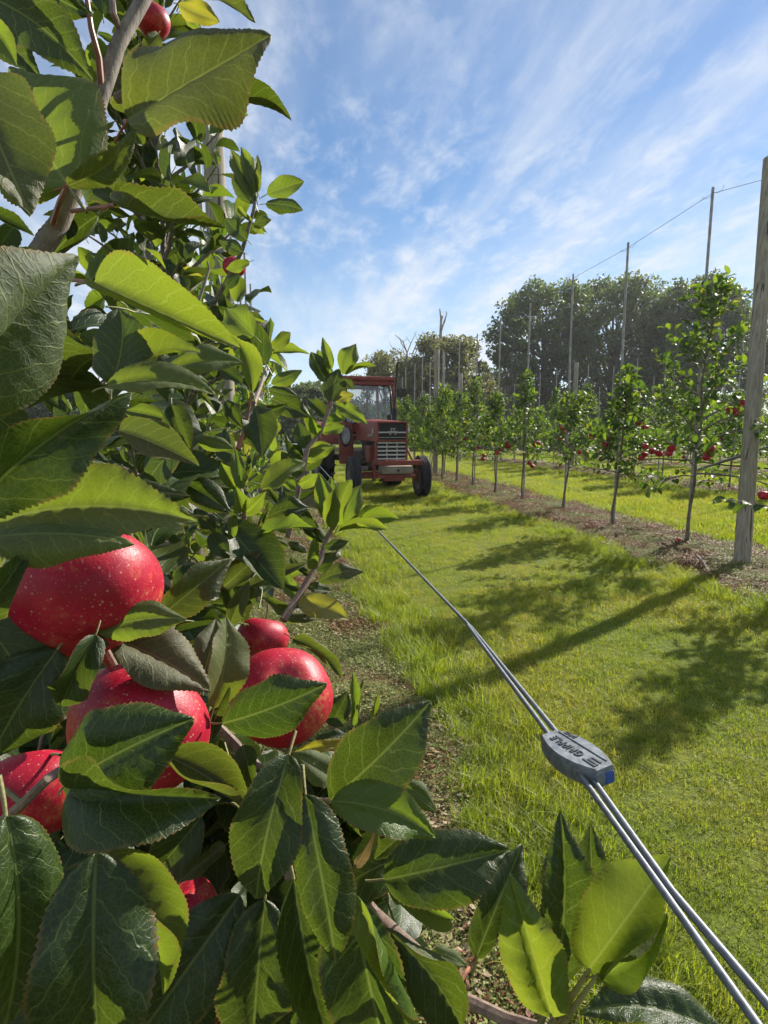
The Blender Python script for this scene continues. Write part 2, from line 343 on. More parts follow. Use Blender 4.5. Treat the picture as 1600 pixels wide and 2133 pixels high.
def m_grass():
    t = NT('grass_blade'); p = t.pos()
    oi = t.n('ShaderNodeObjectInfo').outputs['Random']; rn = t.n('ShaderNodeAttribute', attribute_name='rnd').outputs['Fac']
    a = t.noise(p, 1.5, 5, 0.65); b = t.noise(p, 7.0, 4, 0.65)
    g = t.mix(rn, (0.078, 0.125, 0.011), (0.160, 0.198, 0.020))
    dry = t.mix(rn, (0.44, 0.37, 0.07), (0.34, 0.31, 0.04))
    f = t.math('ADD', t.rng(a, 0.42, 0.60, 0.0, 0.65), t.rng(b, 0.44, 0.62, 0.0, 0.55)); f = t.math('MULTIPLY', f, t.math('ADD', t.math('MULTIPLY', rn, 0.9), 0.2), clamp=True)
    ln = t.n('ShaderNodeAttribute', attribute_name='lush', attribute_type='INSTANCER').outputs['Fac']
    f = t.math('MULTIPLY', f, t.math('SUBTRACT', 1.0, t.math('MULTIPLY', ln, 0.8)), clamp=True)
    c = t.mix(f, g, dry)
    pb = t.bsdf(c, 0.5, 0, 0.35); tr = t.n('ShaderNodeBsdfTranslucent'); t.l(t.mix(f, (0.40, 0.52, 0.02), (0.58, 0.52, 0.04)), tr.inputs[0])
    mx = t.n('ShaderNodeMixShader'); mx.inputs[0].default_value = 0.42; t.l(pb, mx.inputs[1]); t.l(tr.outputs[0], mx.inputs[2])
    return t.fin(mx.outputs[0])
M_GRASS = m_grass()
def m_ground():
    t = NT('lawn_ground'); p = t.pos(); a = t.noise(p, 1.3, 4, 0.6); b = t.noise(p, 38, 4, 0.7)
    c = t.mix(t.rng(a, 0.35, 0.65), (0.115, 0.155, 0.018), (0.19, 0.195, 0.03)); c = t.mix(t.rng(b, 0.35, 0.7), c, (0.075, 0.09, 0.018))
    return t.fin(t.bsdf(c, 0.9, 0, 0.1, t.bump(b, 0.8, 0.02)))
M_GROUND = m_ground()
def m_bed():
    t = NT('tree_strip_soil'); p = t.pos(); a = t.noise(p, 2.6, 5, 0.6); b = t.noise(p, 26, 5, 0.7); c2 = t.noise(p, 9, 3)
    c = t.mix(t.rng(b, 0.3, 0.7), (0.060, 0.044, 0.028), (0.17, 0.125, 0.08)); c = t.mix(t.rng(a, 0.40, 0.60, 0, 0.75), c, (0.14, 0.145, 0.045)); c = t.mix(t.rng(c2, 0.5, 0.72, 0, 0.5), c, (0.14, 0.075, 0.04))
    return t.fin(t.bsdf(c, 0.95, 0, 0.1, t.bump(b, 1.0, 0.03)))
M_BED = m_bed()
def m_weed(name, a, b, tr=0.25):
    t = NT(name); rn = t.n('ShaderNodeAttribute', attribute_name='rnd').outputs['Fac']; oi = t.n('ShaderNodeObjectInfo').outputs['Random']
    c = t.mix(t.math('FRACT', t.math('ADD', rn, oi)), a, b); pb = t.bsdf(c, 0.6, 0, 0.3); d = t.n('ShaderNodeBsdfTranslucent'); t.l(c, d.inputs[0])
    mx = t.n('ShaderNodeMixShader'); mx.inputs[0].default_value = tr; t.l(pb, mx.inputs[1]); t.l(d.outputs[0], mx.inputs[2]); return t.fin(mx.outputs[0])
M_WEED = m_weed('weed_leaf_green', (0.13, 0.17, 0.035), (0.26, 0.27, 0.08))
M_WEEDR = m_weed('weed_leaf_rusty', (0.14, 0.045, 0.025), (0.25, 0.095, 0.05), 0.15)
M_STRAW = m_weed('dry_straw', (0.24, 0.18, 0.10), (0.36, 0.28, 0.17), 0.15)

# ------------------------------------------------------------------ rows, ground, beds
ROWX = {'left': -0.38, 'right': 3.58, 'second': 8.05, 'third': 12.4, 'fourth': 16.8, 'fifth': 21.2}
bm = bmesh.new(); S = 900.0
vs = [bm.verts.new(p) for p in ((-S, -60, 0), (S, -60, 0), (S, S, 0), (-S, S, 0))]; bm.faces.new(vs)
me = bpy.data.meshes.new('ground'); bm.to_mesh(me); bm.free(); me.materials.append(M_GROUND)
tag(link('ground', me), 'mown grass ground of the orchard running to the hedge', 'ground', kind='structure')
BEDS = {'left': (-1.25, 0.47), 'right': (2.90, 4.18), 'second': (7.45, 8.75), 'third': (11.75, 13.05), 'fourth': (16.1, 17.4)}
rngb = np.random.default_rng(5)
def wobble(y, seed, amp):
    return amp * (np.sin(y * 2.1 + seed) * 0.5 + np.sin(y * 5.3 + seed * 2.3) * 0.3 + np.sin(y * 11.7 + seed * 3.1) * 0.2 + np.sin(y * 23.0 + seed) * 0.12)
def bed_edges(k, y):
    a, b = BEDS[k]; s = {'left': 1.0, 'right': 2.7, 'second': 4.1, 'third': 5.9, 'fourth': 8.0}[k]
    return a + wobble(y, s, 0.10), b + wobble(y, s + 9.0, 0.10)
for k in BEDS:
    ys = np.concatenate([np.arange(-1.5, 9, 0.05), np.arange(9, 40, 0.3)]); n = len(ys); nx = 13
    a, b = bed_edges(k, ys); V = np.zeros((n, nx, 3))
    for j in range(nx):
        f = j / (nx - 1); V[:, j, 0] = a + (b - a) * f; V[:, j, 1] = ys
        V[:, j, 2] = 0.004 + 0.035 * math.sin(math.pi * f) + (0.012 * np.sin(ys * 7 + j * 1.7) * math.sin(math.pi * f))
        if j in (0, nx - 1): V[:, j, 2] = 0.004
    I = np.arange(n * nx).reshape(n, nx); F = np.stack([I[:-1, :-1], I[:-1, 1:], I[1:, 1:], I[1:, :-1]], -1).reshape(-1, 4)
    tag(link('tree_strip', np_mesh('tree_strip', V.reshape(-1, 3), F, [M_BED])), {'left': 'bare weedy soil strip under the nearest row of apple trees', 'right': 'reddish weedy strip under the row right of the grass lane', 'second': 'soil strip under the second row of young trees', 'third': 'soil strip under the third row of young trees', 'fourth': 'soil strip under the fourth row of young trees'}[k], 'soil strip', kind='structure')

# ------------------------------------------------------------------ scattered ground cover (stuff)
def scatter(name, P, rot, scl, idx, templates, label, cat, lush=None):
    tc_ = bpy.data.collections.new(name + '_source')
    for k, m in enumerate(templates): o = bpy.data.objects.new('%s_tuft_%02d' % (name, k), m); tc_.objects.link(o)
    me = bpy.data.meshes.new(name); me.vertices.add(len(P)); me.vertices.foreach_set('co', np.asarray(P, np.float32).ravel())
    a = me.attributes.new('rot', 'FLOAT_VECTOR', 'POINT'); a.data.foreach_set('vector', np.asarray(rot, np.float32).ravel())
    a = me.attributes.new('scl', 'FLOAT', 'POINT'); a.data.foreach_set('value', np.asarray(scl, np.float32))
    a = me.attributes.new('idx', 'INT', 'POINT'); a.data.foreach_set('value', np.asarray(idx, np.int32))
    a = me.attributes.new('lush', 'FLOAT', 'POINT'); a.data.foreach_set('value', np.asarray(lush if lush is not None else np.zeros(len(P)), np.float32))
    o = tag(link(name, me), label, cat, kind='stuff')
    g = bpy.data.node_groups.new(name + '_nodes', 'GeometryNodeTree')
    g.interface.new_socket('Geometry', in_out='INPUT', socket_type='NodeSocketGeometry'); g.interface.new_socket('Geometry', in_out='OUTPUT', socket_type='NodeSocketGeometry')
    N = g.nodes.new; gi, go, ip, ci = N('NodeGroupInput'), N('NodeGroupOutput'), N('GeometryNodeInstanceOnPoints'), N('GeometryNodeCollectionInfo')
    ci.inputs['Collection'].default_value = tc_; ci.inputs['Separate Children'].default_value = True; ci.inputs['Reset Children'].default_value = True
    def na(nm, ty): n = N('GeometryNodeInputNamedAttribute'); n.data_type = ty; n.inputs['Name'].default_value = nm; return n.outputs[0]
    L = g.links.new; L(gi.outputs[0], ip.inputs['Points']); L(ci.outputs[0], ip.inputs['Instance']); ip.inputs['Pick Instance'].default_value = True
    L(na('idx', 'INT'), ip.inputs['Instance Index'])
    er = N('FunctionNodeEulerToRotation'); L(na('rot', 'FLOAT_VECTOR'), er.inputs[0]); L(er.outputs[0], ip.inputs['Rotation'])
    L(na('scl', 'FLOAT'), ip.inputs['Scale']); L(ip.outputs[0], go.inputs[0])
    o.modifiers.new('scatter', 'NODES').node_group = g
    return o
def tuft(seed, n, rad, h0, h1, w, lean=0.6, segs=3, mat=M_GRASS):
    r = np.random.default_rng(seed); V = []; F = []; A = []
    for i in range(n):
        a = r.uniform(0, 2 * math.pi); d = rad * math.sqrt(r.uniform()); x, y = d * math.cos(a), d * math.sin(a)
        h = r.uniform(h0, h1); az = r.uniform(0, 2 * math.pi); le = lean * r.uniform(0.3, 1.3); dx, dy = math.cos(az), math.sin(az); wx, wy = -dy * w * r.uniform(.7, 1.2), dx * w * r.uniform(.7, 1.2); rv = r.uniform(); b = len(V)
        for s in range(segs + 1):
            t = s / segs; px = x + dx * h * le * t * t; py = y + dy * h * le * t * t; pz = h * t * (1 - 0.35 * le * t) - 0.004; ww = (1 - t) ** 0.6
            if s == segs: V.append((px, py, pz)); A.append(rv)
            else: V += [(px - wx * ww, py - wy * ww, pz), (px + wx * ww, py + wy * ww, pz)]; A += [rv, rv]
        for s in range(segs - 1): q = b + 2 * s; F += [(q, q + 1, q + 3), (q, q + 3, q + 2)]
        q = b + 2 * (segs - 1); F.append((q, q + 1, q + 2))
    return np_mesh('grass_tuft', V, F, [mat], attrs={'rnd': A})
def weedpatch(seed, n, rad, s0, s1, mat, hmax=0.02, flat=0.5):
    r = np.random.default_rng(seed); V = []; F = []; A = []
    for i in range(n):
        a = r.uniform(0, 6.283); d = rad * math.sqrt(r.uniform()); c = np.array([d * math.cos(a), d * math.sin(a), r.uniform(0, hmax)])
        s = r.uniform(s0, s1); t = r.normal(size=3); t[2] *= flat; t /= np.linalg.norm(t); u = np.cross(t, [0, 0, 1.0]) + r.normal(size=3) * 0.3; u /= np.linalg.norm(u); b = len(V)
        V += [c - t * s, c + u * s * .55, c + t * s, c - u * s * .55]; F.append((b, b + 1, b + 2, b + 3)); A += [r.uniform()] * 4
    return np_mesh('weed_tuft', V, F, [mat], attrs={'rnd': A}, smooth=False)
T_LAWN = [tuft(10 + i, 50, 0.055, 0.013, 0.038, 0.0011, 0.95) for i in range(5)]
T_LONG = [tuft(30 + i, 30, 0.045, 0.06, 0.125, 0.0016, 0.8, 4) for i in range(4)]
T_FAR = [tuft(50 + i, 40, 0.13, 0.025, 0.065, 0.0032, 0.8, 2) for i in range(4)]
rg = np.random.default_rng(77)
P = []; SC = []; ID = []; LU = []
def cell_noise(x, y): return 0.5 + 0.25 * np.sin(x * 3.1 + 1.7 * np.sin(y * 2.3)) + 0.25 * np.sin(y * 2.9 + 2.1 * np.sin(x * 1.9 + 1))
LANES = [('left', 'right'), ('right', 'second'), ('second', 'third'), ('third', 'fourth')]
for li, (ka, kb) in enumerate(LANES):
    bands = [(0.35, 3.6, 620, 0), (3.6, 7.5, 330, 0), (7.5, 14, 120, 1), (14, 30, 40, 1)] if li == 0 else ([(3.0, 9.0, 190, 1), (9, 18, 70, 1), (18, 30, 25, 1)] if li == 1 else [(5.0, 16.0, 70, 1), (16, 30, 22, 1)])
    for y0, y1, den, lod in bands:
        xa, xb = BEDS[ka][1] - 0.12, BEDS[kb][0] + 0.12
        n = int((xb - xa) * (y1 - y0) * den); x = rg.uniform(xa, xb, n); y = rg.uniform(y0, y1, n)
        ea = bed_edges(ka, y)[1]; eb = bed_edges(kb, y)[0]; ok = (x > ea - 0.03) & (x < eb + 0.03); x, y, ea, eb = x[ok], y[ok], ea[ok], eb[ok]
        de = np.minimum(x - ea, eb - x); lg = (de < 0.34) & (rg.uniform(size=len(x)) < 0.85 - de * 1.8)
        cn = cell_noise(x, y)
        ii = np.where(lg & (lod == 0), 5 + rg.integers(0, 4, len(x)), rg.integers(0, 5, len(x))) if lod == 0 else 9 + rg.integers(0, 4, len(x))
        s = rg.uniform(0.7, 1.25, len(x)) * (0.7 + 0.6 * cn); s = np.where(lg, rg.uniform(0.55, 1.1, len(x)) * (1.0 if lod == 0 else 1.4), s)
        P.append(np.stack([x, y, np.zeros(len(x))], 1)); SC.append(s); ID.append(ii); LU.append(np.clip(1.15 - de * 2.6, 0, 1) * 0.8)
P = np.concatenate(P); SC = np.concatenate(SC); ID = np.concatenate(ID); LU = np.concatenate(LU)
ROT = np.stack([rg.normal(0, 0.12, len(P)), rg.normal(0, 0.12, len(P)), rg.uniform(0, 6.283, len(P))], 1)
scatter('grass', P, ROT, SC, ID, T_LAWN + T_LONG + T_FAR, 'yellow-green mown lawn grass, longer along the edges of the lanes', 'grass', LU)
# weeds, rusty mat and straw in the beds
W = [weedpatch(100 + i, 120, 0.07, 0.0022, 0.0060, M_WEED, 0.020) for i in range(3)] + [weedpatch(120 + i, 100, 0.07, 0.003, 0.008, M_WEEDR, 0.018) for i in range(3)] + [weedpatch(140 + i, 30, 0.08, 0.004, 0.012, M_STRAW, 0.02, 0.25) for i in range(2)]
P = []; SC = []; ID = []
for k, y0, y1, den in (('left', 0.5, 5.5, 800), ('left', 5.5, 12, 60), ('right', 2.5, 8.0, 420), ('right', 8, 20, 90), ('second', 5, 20, 60), ('third', 8, 22, 25)):
    a0, b0 = BEDS[k]; 
    if k == 'left': a0 = -0.5
    n = int((b0 - a0 + 0.2) * (y1 - y0) * den); x = rg.uniform(a0 - 0.1, b0 + 0.1, n); y = rg.uniform(y0, y1, n); ea, eb = bed_edges(k, y); ok = (x > ea - 0.02) & (x < eb + 0.02); x, y = x[ok], y[ok]
    cn = cell_noise(x * 2.2 + 4, y * 1.7); pr = rg.uniform(size=len(x))
    red = 0.08 if k == 'left' else 0.44
    ty = np.where(pr < np.clip(red + (cn - 0.5) * 1.1, 0.03, 0.9), 3 + rg.integers(0, 3, len(x)), rg.integers(0, 3, len(x))); ty = np.where(rg.uniform(size=len(x)) < 0.13, 6 + rg.integers(0, 2, len(x)), ty)
    bare = (cell_noise(x * 1.3 + 9, y * 2.6) < 0.24) & (rg.uniform(size=len(x)) < 0.8); x, y, ty = x[~bare], y[~bare], ty[~bare]
    ea, eb = bed_edges(k, y); f = np.clip((x - ea) / (eb - ea), 0, 1)
    P.append(np.stack([x, y, 0.004 + 0.035 * np.sin(np.pi * f)], 1)); SC.append(rg.uniform(0.7, 1.4, len(x)) * (1.0 if y1 < 9 else 1.6)); ID.append(ty)
P = np.concatenate(P); SC = np.concatenate(SC); ID = np.concatenate(ID)
ROT = np.stack([rg.normal(0, 0.15, len(P)), rg.normal(0, 0.15, len(P)), rg.uniform(0, 6.283, len(P))], 1)
scatter('ground_cover', P, ROT, SC, ID, W, 'low green weeds and rusty dead mat covering the soil strips', 'weeds')
# ------------------------------------------------------------------ leaf geometry (base at origin, +Y to the tip, +Z upper face, length 1)
def leaf_geo(nu=14, nv=5, hw=0.30, fold=0.5, curl=0.4, bend=0.0, wave=0.02, serr=0.05, seed=0, ecurl=0.0, blister=0.006, teeth=True, pet=0.0, petr=0.011, tw=0.0):
    r = np.random.default_rng(seed); u = np.linspace(0, 1, nu + 1)
    pw = r.uniform(0.80, 0.95); tt = u ** pw; g = np.clip(1 - (2 * tt - 1) ** 2, 0, 1) ** r.uniform(0.62, 0.78); sm_ = np.clip((u - 0.60) / 0.40, 0, 1); g = g * (1 - 0.42 * sm_ * sm_ * (3 - 2 * sm_)); w = hw * g
    v = np.linspace(-1, 1, nv); ph = r.uniform(0, 6.28, 4)
    U, Vv = np.meshgrid(u, v, indexing='ij'); Wd = w[:, None] * np.ones_like(Vv); av = np.abs(Vv)
    irr = 1 + 0.05 * np.sin(U * 9 + ph[0]) * np.sign(Vv) + 0.03 * np.sin(U * 17 + ph[1])
    rad = av * Wd * irr
    if teeth:
        k = np.arange(nu + 1); tooth = np.where(k % 2 == 0, serr, -serr * 0.7) * r.uniform(0.5, 1.3, nu + 1) * np.clip(u * 8, 0, 1) * np.clip((1 - u) * 8, 0, 1); em = (av > 0.999); rad = np.where(em, np.maximum(rad + 0.15 * tooth[:, None], 0), rad)
    ang = fold + ecurl * av ** 2 + wave * 6 * np.sin(U * 7 + ph[2]) * av + 0.12 * np.sin(U * 3 + ph[3]) * np.sign(Vv)
    X = np.sign(Vv) * rad * np.cos(ang); Z = rad * np.sin(ang)
    Z = Z + wave * av ** 2 * np.sin(U * 13 + ph[0] + Vv * 2.0) * (Wd / max(hw, 1e-6))
    if blister:
        p = (U - rad * 0.85) * 8.5 + np.sign(Vv) * 0.23; Z = Z + blister * np.abs(np.sin(np.pi * p)) * 4 * av * (1 - av)
    th = -curl * (u - 0.15); cyl = np.concatenate([[0], np.cumsum(np.cos(th[:-1]) / nu)]); czl = np.concatenate([[0], np.cumsum(np.sin(th[:-1]) / nu)])
    ca = math.atan2(czl[-1], cyl[-1]); L = math.hypot(czl[-1], cyl[-1]); c_, s_ = math.cos(-ca), math.sin(-ca)
    my = (cyl * c_ - czl * s_) / L; mz = (cyl * s_ + czl * c_) / L
    dth = th - ca
    PX = X + (bend * 4 * u * (1 - u))[:, None] * np.ones_like(X)
    PY = my[:, None] - Z * np.sin(dth)[:, None] + 0.25 * np.where(av > 0.999, rad * 0.10, 0)
    PZ = mz[:, None] + Z * np.cos(dth)[:, None]
    if tw:
        tg = tw * U; dx = PX - (bend * 4 * u * (1 - u))[:, None]; dz = PZ - mz[:, None]
        PX = (bend * 4 * u * (1 - u))[:, None] + dx * np.cos(tg) - dz * np.sin(tg); PZ = mz[:, None] + dx * np.sin(tg) + dz * np.cos(tg)
    V = np.stack([PX, PY, PZ], -1).reshape(-1, 3); I = np.arange((nu + 1) * nv).reshape(nu + 1, nv)
    F = np.stack([I[:-1, :-1], I[:-1, 1:], I[1:, 1:], I[1:, :-1]], -1).reshape(-1, 4)
    UV = np.stack([U, np.sign(Vv) * rad], -1).reshape(-1, 2); E = av.reshape(-1)
    nleaf = len(F)
    if pet > 0:
        d0 = np.array([0, math.cos(th[0] - ca), math.sin(th[0] - ca)]); P0 = V[I[0, nv // 2]]; q = []
        for i, tt in enumerate((0.0, 0.35, 0.7, 1.0)):
            c = P0 - d0 * pet * tt + np.array([0, 0, -pet * 0.25 * tt * tt]); rr = petr * (1 + 0.25 * tt)
            for k in range(4): q.append(c + np.array([math.cos(k * math.pi / 2) * rr, 0, math.sin(k * math.pi / 2) * rr]))
        b0 = len(V); V = np.concatenate([V, np.array(q)]); UV = np.concatenate([UV, np.zeros((16, 2))]); E = np.concatenate([E, np.zeros(16)])
        PF = [[b0 + i * 4 + k, b0 + i * 4 + (k + 1) % 4, b0 + i * 4 + 4 + (k + 1) % 4, b0 + i * 4 + 4 + k] for i in range(3) for k in range(4)]
        F = np.concatenate([F, np.array(PF)])
    return V, F, UV, E, nleaf
def leaf_mesh(name, geo, mats, rnd=0.0, flip=False):
    V, F, UV, E, nl = geo
    if flip: F = F[:, ::-1]
    me = np_mesh(name, V, F, mats, uv=UV, attrs={'edge': E, 'rnd': np.full(len(V), rnd)})
    mi = np.zeros(len(F), np.int32); mi[nl:] = 1; me.polygons.foreach_set('material_index', mi); return me
def leaf_basis(base, axis, normal):
    y = Vector(axis).normalized(); n = Vector(normal); n = (n - y * n.dot(y))
    if n.length < 1e-5: n = y.orthogonal()
    z = n.normalized(); x = y.cross(z); return x, y, z
def leaf_matrix(base, axis, normal, L):
    x, y, z = leaf_basis(base, axis, normal); return Matrix(((x.x * L, y.x * L, z.x * L, base[0]), (x.y * L, y.y * L, z.y * L, base[1]), (x.z * L, y.z * L, z.z * L, base[2]), (0, 0, 0, 1)))
# shared leaf shapes: medium (for foliage an arm's length away) and small (for trees across the lane)
GEO_M = [leaf_geo(18, 5, 0.29 + 0.02 * (i % 3), 0.25 + 0.12 * (i % 4), 0.3 + 0.25 * (i % 5), 0.03 * ((i % 3) - 1), 0.025, 0.06, 200 + i, 0.2 * ((i % 3) - 1), pet=0.28) for i in range(10)]
GEO_S = [leaf_geo(6, 3, 0.27 + 0.03 * (i % 2), 0.25 + 0.15 * (i % 3), 0.3 + 0.3 * (i % 4), 0.0, 0.03, 0, 300 + i, teeth=False, blister=0, pet=0.0) for i in range(8)]
ME_M = {k: [leaf_mesh('leaf', g, [m, M_PETI], 0.13 * i) for i, g in enumerate(GEO_M)] for k, m in (('m', M_LEAF), ('y', M_YOUNG), ('o', M_OLIVE), ('l', M_YELLOW))}
ME_S = {k: [leaf_mesh('leaf', g, [m, M_PETI], 0.13 * i) for i, g in enumerate(GEO_S)] for k, m in (('m', M_LEAF_S), ('y', M_YOUNG_S), ('l', M_YELLOW))}

def crown_mesh(name, leaves, geos, mats, seed):
    """leaves: list of (matrix, kind); one joined mesh, kinds map to material slots"""
    r = np.random.default_rng(seed); Vs = []; Fs = []; UVs = []; Es = []; Rs = []; Ms = []; o = 0; kinds = {'m': 0, 'y': 1, 'o': 0, 'l': 2}
    for i, (M, k) in enumerate(leaves):
        V, F, UV, E, nl = geos[i % len(geos)]; A = np.array(M); W_ = V @ A[:3, :3].T + A[:3, 3]
        Vs.append(W_); Fs.append(F + o); UVs.append(UV); Es.append(E); Rs.append(np.full(len(V), r.uniform())); mi = np.full(len(F), kinds[k], np.int32); mi[nl:] = 3; Ms.append(mi); o += len(V)
    me = np_mesh(name, np.concatenate(Vs), np.concatenate(Fs), mats, uv=np.concatenate(UVs), attrs={'edge': np.concatenate(Es), 'rnd': np.concatenate(Rs)})
    me.polygons.foreach_set('material_index', np.concatenate(Ms)); return me

# ------------------------------------------------------------------ apple tree skeletons
UP = Vector((0, 0, 1))
def gen_tree(seed, H, zlow, rmax, nb, lpb, ll=0.075, lean=(0, 0), top_shoot=True, droop=0.15, young=0.3, shape=0.8):
    """returns trunk points/radii, branches [(pts, radii)], leaves [(matrix, kind)], fruit spots"""
    r = random.Random(seed); tp = []; n = 9
    for i in range(n):
        t = i / (n - 1); tp.append(Vector((lean[0] * t + r.uniform(-.018, .018) * (i > 0), lean[1] * t + r.uniform(-.018, .018) * (i > 0), H * t)))
    tr = [0.0155 * (1 - 0.80 * i / (n - 1)) + (0.005 if i == 0 else 0) for i in range(n)]
    def trunk_at(z):
        t = min(max(z / H, 0), 0.999) * (n - 1); i = int(t); return tp[i].lerp(tp[i + 1], t - i)
    br = []; leaves = []; spots = []; az = r.uniform(0, 6.28)
    def foliate(pts, cnt, start, L0, yk):
        az2 = r.uniform(0, 6.28); m = len(pts) - 1
        for j in range(cnt):
            t = start + (1 - start) * (j + r.random() * 0.6) / cnt; t = min(t, 0.999); i = int(t * m); p = pts[i].lerp(pts[i + 1], t * m - i); d = (pts[i + 1] - pts[i]).normalized()
            az2 += 2.4 + r.uniform(-.4, .4); s = d.orthogonal().normalized(); s = Quaternion(d, az2) @ s
            ax = (s * r.uniform(0.7, 1.1) + d * r.uniform(0.25, 0.8) + UP * r.uniform(-0.35, 0.35)).normalized(); nm = UP * 1.0 + d * 0.4 - s * 0.2 + Vector((r.uniform(-.5, .5), r.uniform(-.5, .5), 0))
            L = L0 * r.uniform(0.65, 1.2); k = 'l' if r.random() < 0.02 else ('y' if (r.random() < young + (yk if t > 0.7 else 0)) else 'm')
            leaves.append((leaf_matrix(p + ax * 0.02, ax, nm, L), k))
    for b in range(nb):
        f = (b + r.random()) / nb; z = zlow + (H * 0.97 - zlow) * f; az += 2.4 + r.uniform(-.5, .5); p0 = trunk_at(z)
        ln = rmax * (1 - f) ** shape * r.uniform(0.55, 1.15) + 0.10; el = r.uniform(0.05, 0.5) + 0.5 * f; d = Vector((math.cos(az) * math.cos(el), math.sin(az) * math.cos(el), math.sin(el))); pts = [p0]; m = 5
        for i in range(m):
            d = (d + Vector((r.uniform(-.16, .16), r.uniform(-.16, .16), r.uniform(-.1, .16) - droop * (0.5 - f)))).normalized(); pts.append(pts[-1] + d * ln / m)
        rad = [0.0075 * (0.5 + ln) * (1 - 0.75 * i / m) for i in range(m + 1)]; br.append((pts, rad))
        foliate(pts, max(4, int(lpb * (ln / rmax) ** 0.8)), 0.12, ll, 0.3)
        for i in (2, 3, 4):
            if r.random() < 0.7: spots.append((pts[i] - Vector((0, 0, 0.045)), f))
        if ln > 0.25 and r.random() < 0.6:      # a side spur
            q = pts[2]; d2 = (pts[3] - pts[2]).normalized(); d2 = (Quaternion(UP, r.choice((-1, 1)) * r.uniform(.6, 1.1)) @ d2 + UP * 0.3).normalized(); sp_ = [q, q + d2 * ln * .22, q + d2 * ln * .42 + UP * 0.03]; br.append((sp_, [0.0035, 0.0028, 0.002])); foliate(sp_, max(3, lpb // 3), 0.2, ll, 0.3)
    if top_shoot: foliate([trunk_at(H * 0.72), trunk_at(H * 0.86), trunk_at(H)], int(lpb * 1.2), 0.0, ll, 0.35)
    return tp, tr, br, leaves, spots
def place_tree(name, loc, tree, label, group, parts=0, geos=GEO_S, meshes=None, mats=None, seed=0, view=None, trunk_mat=None, rot=0.0, share=None):
    root = tag(empty(name, loc, rot), label, 'apple tree', group)
    if share is not None:
        for nm, me in share: o = link(nm, me, root); 
        for o in root.children:
            if o.name.startswith('crown'): o['kind'] = 'stuff'
        return root, share
    tp, tr, br, leaves, spots = tree; made = []
    o = MB().tube(tp, tr, 8).build('trunk', [trunk_mat or M_TRUNK], root, smooth=True); made.append(('trunk', o.data))
    if parts:
        for pts, rad in br: MB().tube(pts, rad, 6).build('branch', [M_BARK], root, smooth=True)
        L = leaves
        if view is not None:
            M0 = Matrix.Translation(loc) @ Matrix.Rotation(rot, 4, 'Z'); L = sorted(leaves, key=lambda x: view(M0 @ x[0].translation))
        for i, (M, k) in enumerate(L[:parts]):
            ms = meshes.get(k) or meshes['m']; o = link('leaf', ms[i % len(ms)], root); o.matrix_local = M
        leaves = L[parts:]
    else:
        mb = MB()
        for pts, rad in br: mb.tube(pts, rad, 5)
        o = mb.build('branch', [M_BARK], root, smooth=True); made.append(('branch', o.data))
    if leaves:
        me = crown_mesh('crown', leaves, geos, mats or [M_LEAF_S, M_YOUNG_S, M_YELLOW, M_PETI], seed); o = link('crown', me, root); o['kind'] = 'stuff'; made.append(('crown', me))
    return root, made

# ------------------------------------------------------------------ apples
def apple_mesh(name, seg=40, rings=26, seed=0, squash=0.86):
    r = random.Random(seed); ph = r.uniform(0, 6.28); mb = MB(); V = []; F = []
    for i in range(rings + 1):
        t = math.pi * i / rings; rr = math.sin(t); z = math.cos(t) * squash; 
        cav = 0.27 * math.exp(-(t / 0.34) ** 2); cal = 0.17 * math.exp(-((math.pi - t) / 0.34) ** 2)
        z += -cav + cal; rr *= 1 + 0.05 * math.cos(t)
        for k in range(seg):
            a = 2 * math.pi * k / seg; lob = 1 + 0.018 * math.cos(5 * a + ph) * (0.4 + 0.6 * (1 - math.cos(t)) / 2) + 0.02 * math.cos(2 * a + ph * 2)
            V.append((rr * lob * math.cos(a), rr * lob * math.sin(a), z + 0.02 * math.cos(a + ph)))
    for i in range(rings):
        for k in range(seg): F.append((i * seg + k, (i + 1) * seg + k, (i + 1) * seg + (k + 1) % seg, i * seg + (k + 1) % seg))
    mb.add(V, F); me = mb.mesh(name, [M_APPLE], True, recalc=True); return me
AP_HI = [apple_mesh('apple', 56, 40, i, 0.80 + 0.05 * i) for i in range(3)]; AP_LO = [apple_mesh('apple', 14, 10, i + 7, 0.85) for i in range(3)]
_sm = MB().tube([(0, 0, 0.45), (0.02, 0, 0.75), (0.07, 0.01, 1.0), (0.14, 0.02, 1.25)], [0.035, 0.03, 0.03, 0.045], 7); ME_STEM = _sm.mesh('stem', [M_SHOOT], True)
_cm = MB()
for k in range(5):
    a = k * 1.2566; c_, s_ = math.cos(a), math.sin(a); _cm.add([(0.05 * c_ - 0.05 * s_, 0.05 * s_ + 0.05 * c_, -0.66), (0.05 * c_ + 0.05 * s_, 0.05 * s_ - 0.05 * c_, -0.66), (0.13 * c_, 0.13 * s_, -0.80), (0.04 * c_, 0.04 * s_, -0.86)], [(0, 1, 2), (0, 2, 3), (1, 3, 2), (0, 3, 1)])
ME_CALYX = _cm.mesh('calyx', [M_CALYX])
def make_apple(loc, rad, label, group=None, hi=False, axis=(0, 0, 1), k=0, spin=0.0, stem=True):
    o = link('apple', (AP_HI if hi else AP_LO)[k % 3]); q = Vector(axis).normalized().to_track_quat('Z', 'Y') @ Quaternion((0, 0, 1), spin)
    o.matrix_world = Matrix.LocRotScale(Vector(loc), q, Vector((rad,) * 3)); tag(o, label, 'apple', group)
    if hi:
        if stem: link('stem', ME_STEM, o)
        link('calyx', ME_CALYX, o)
    return o

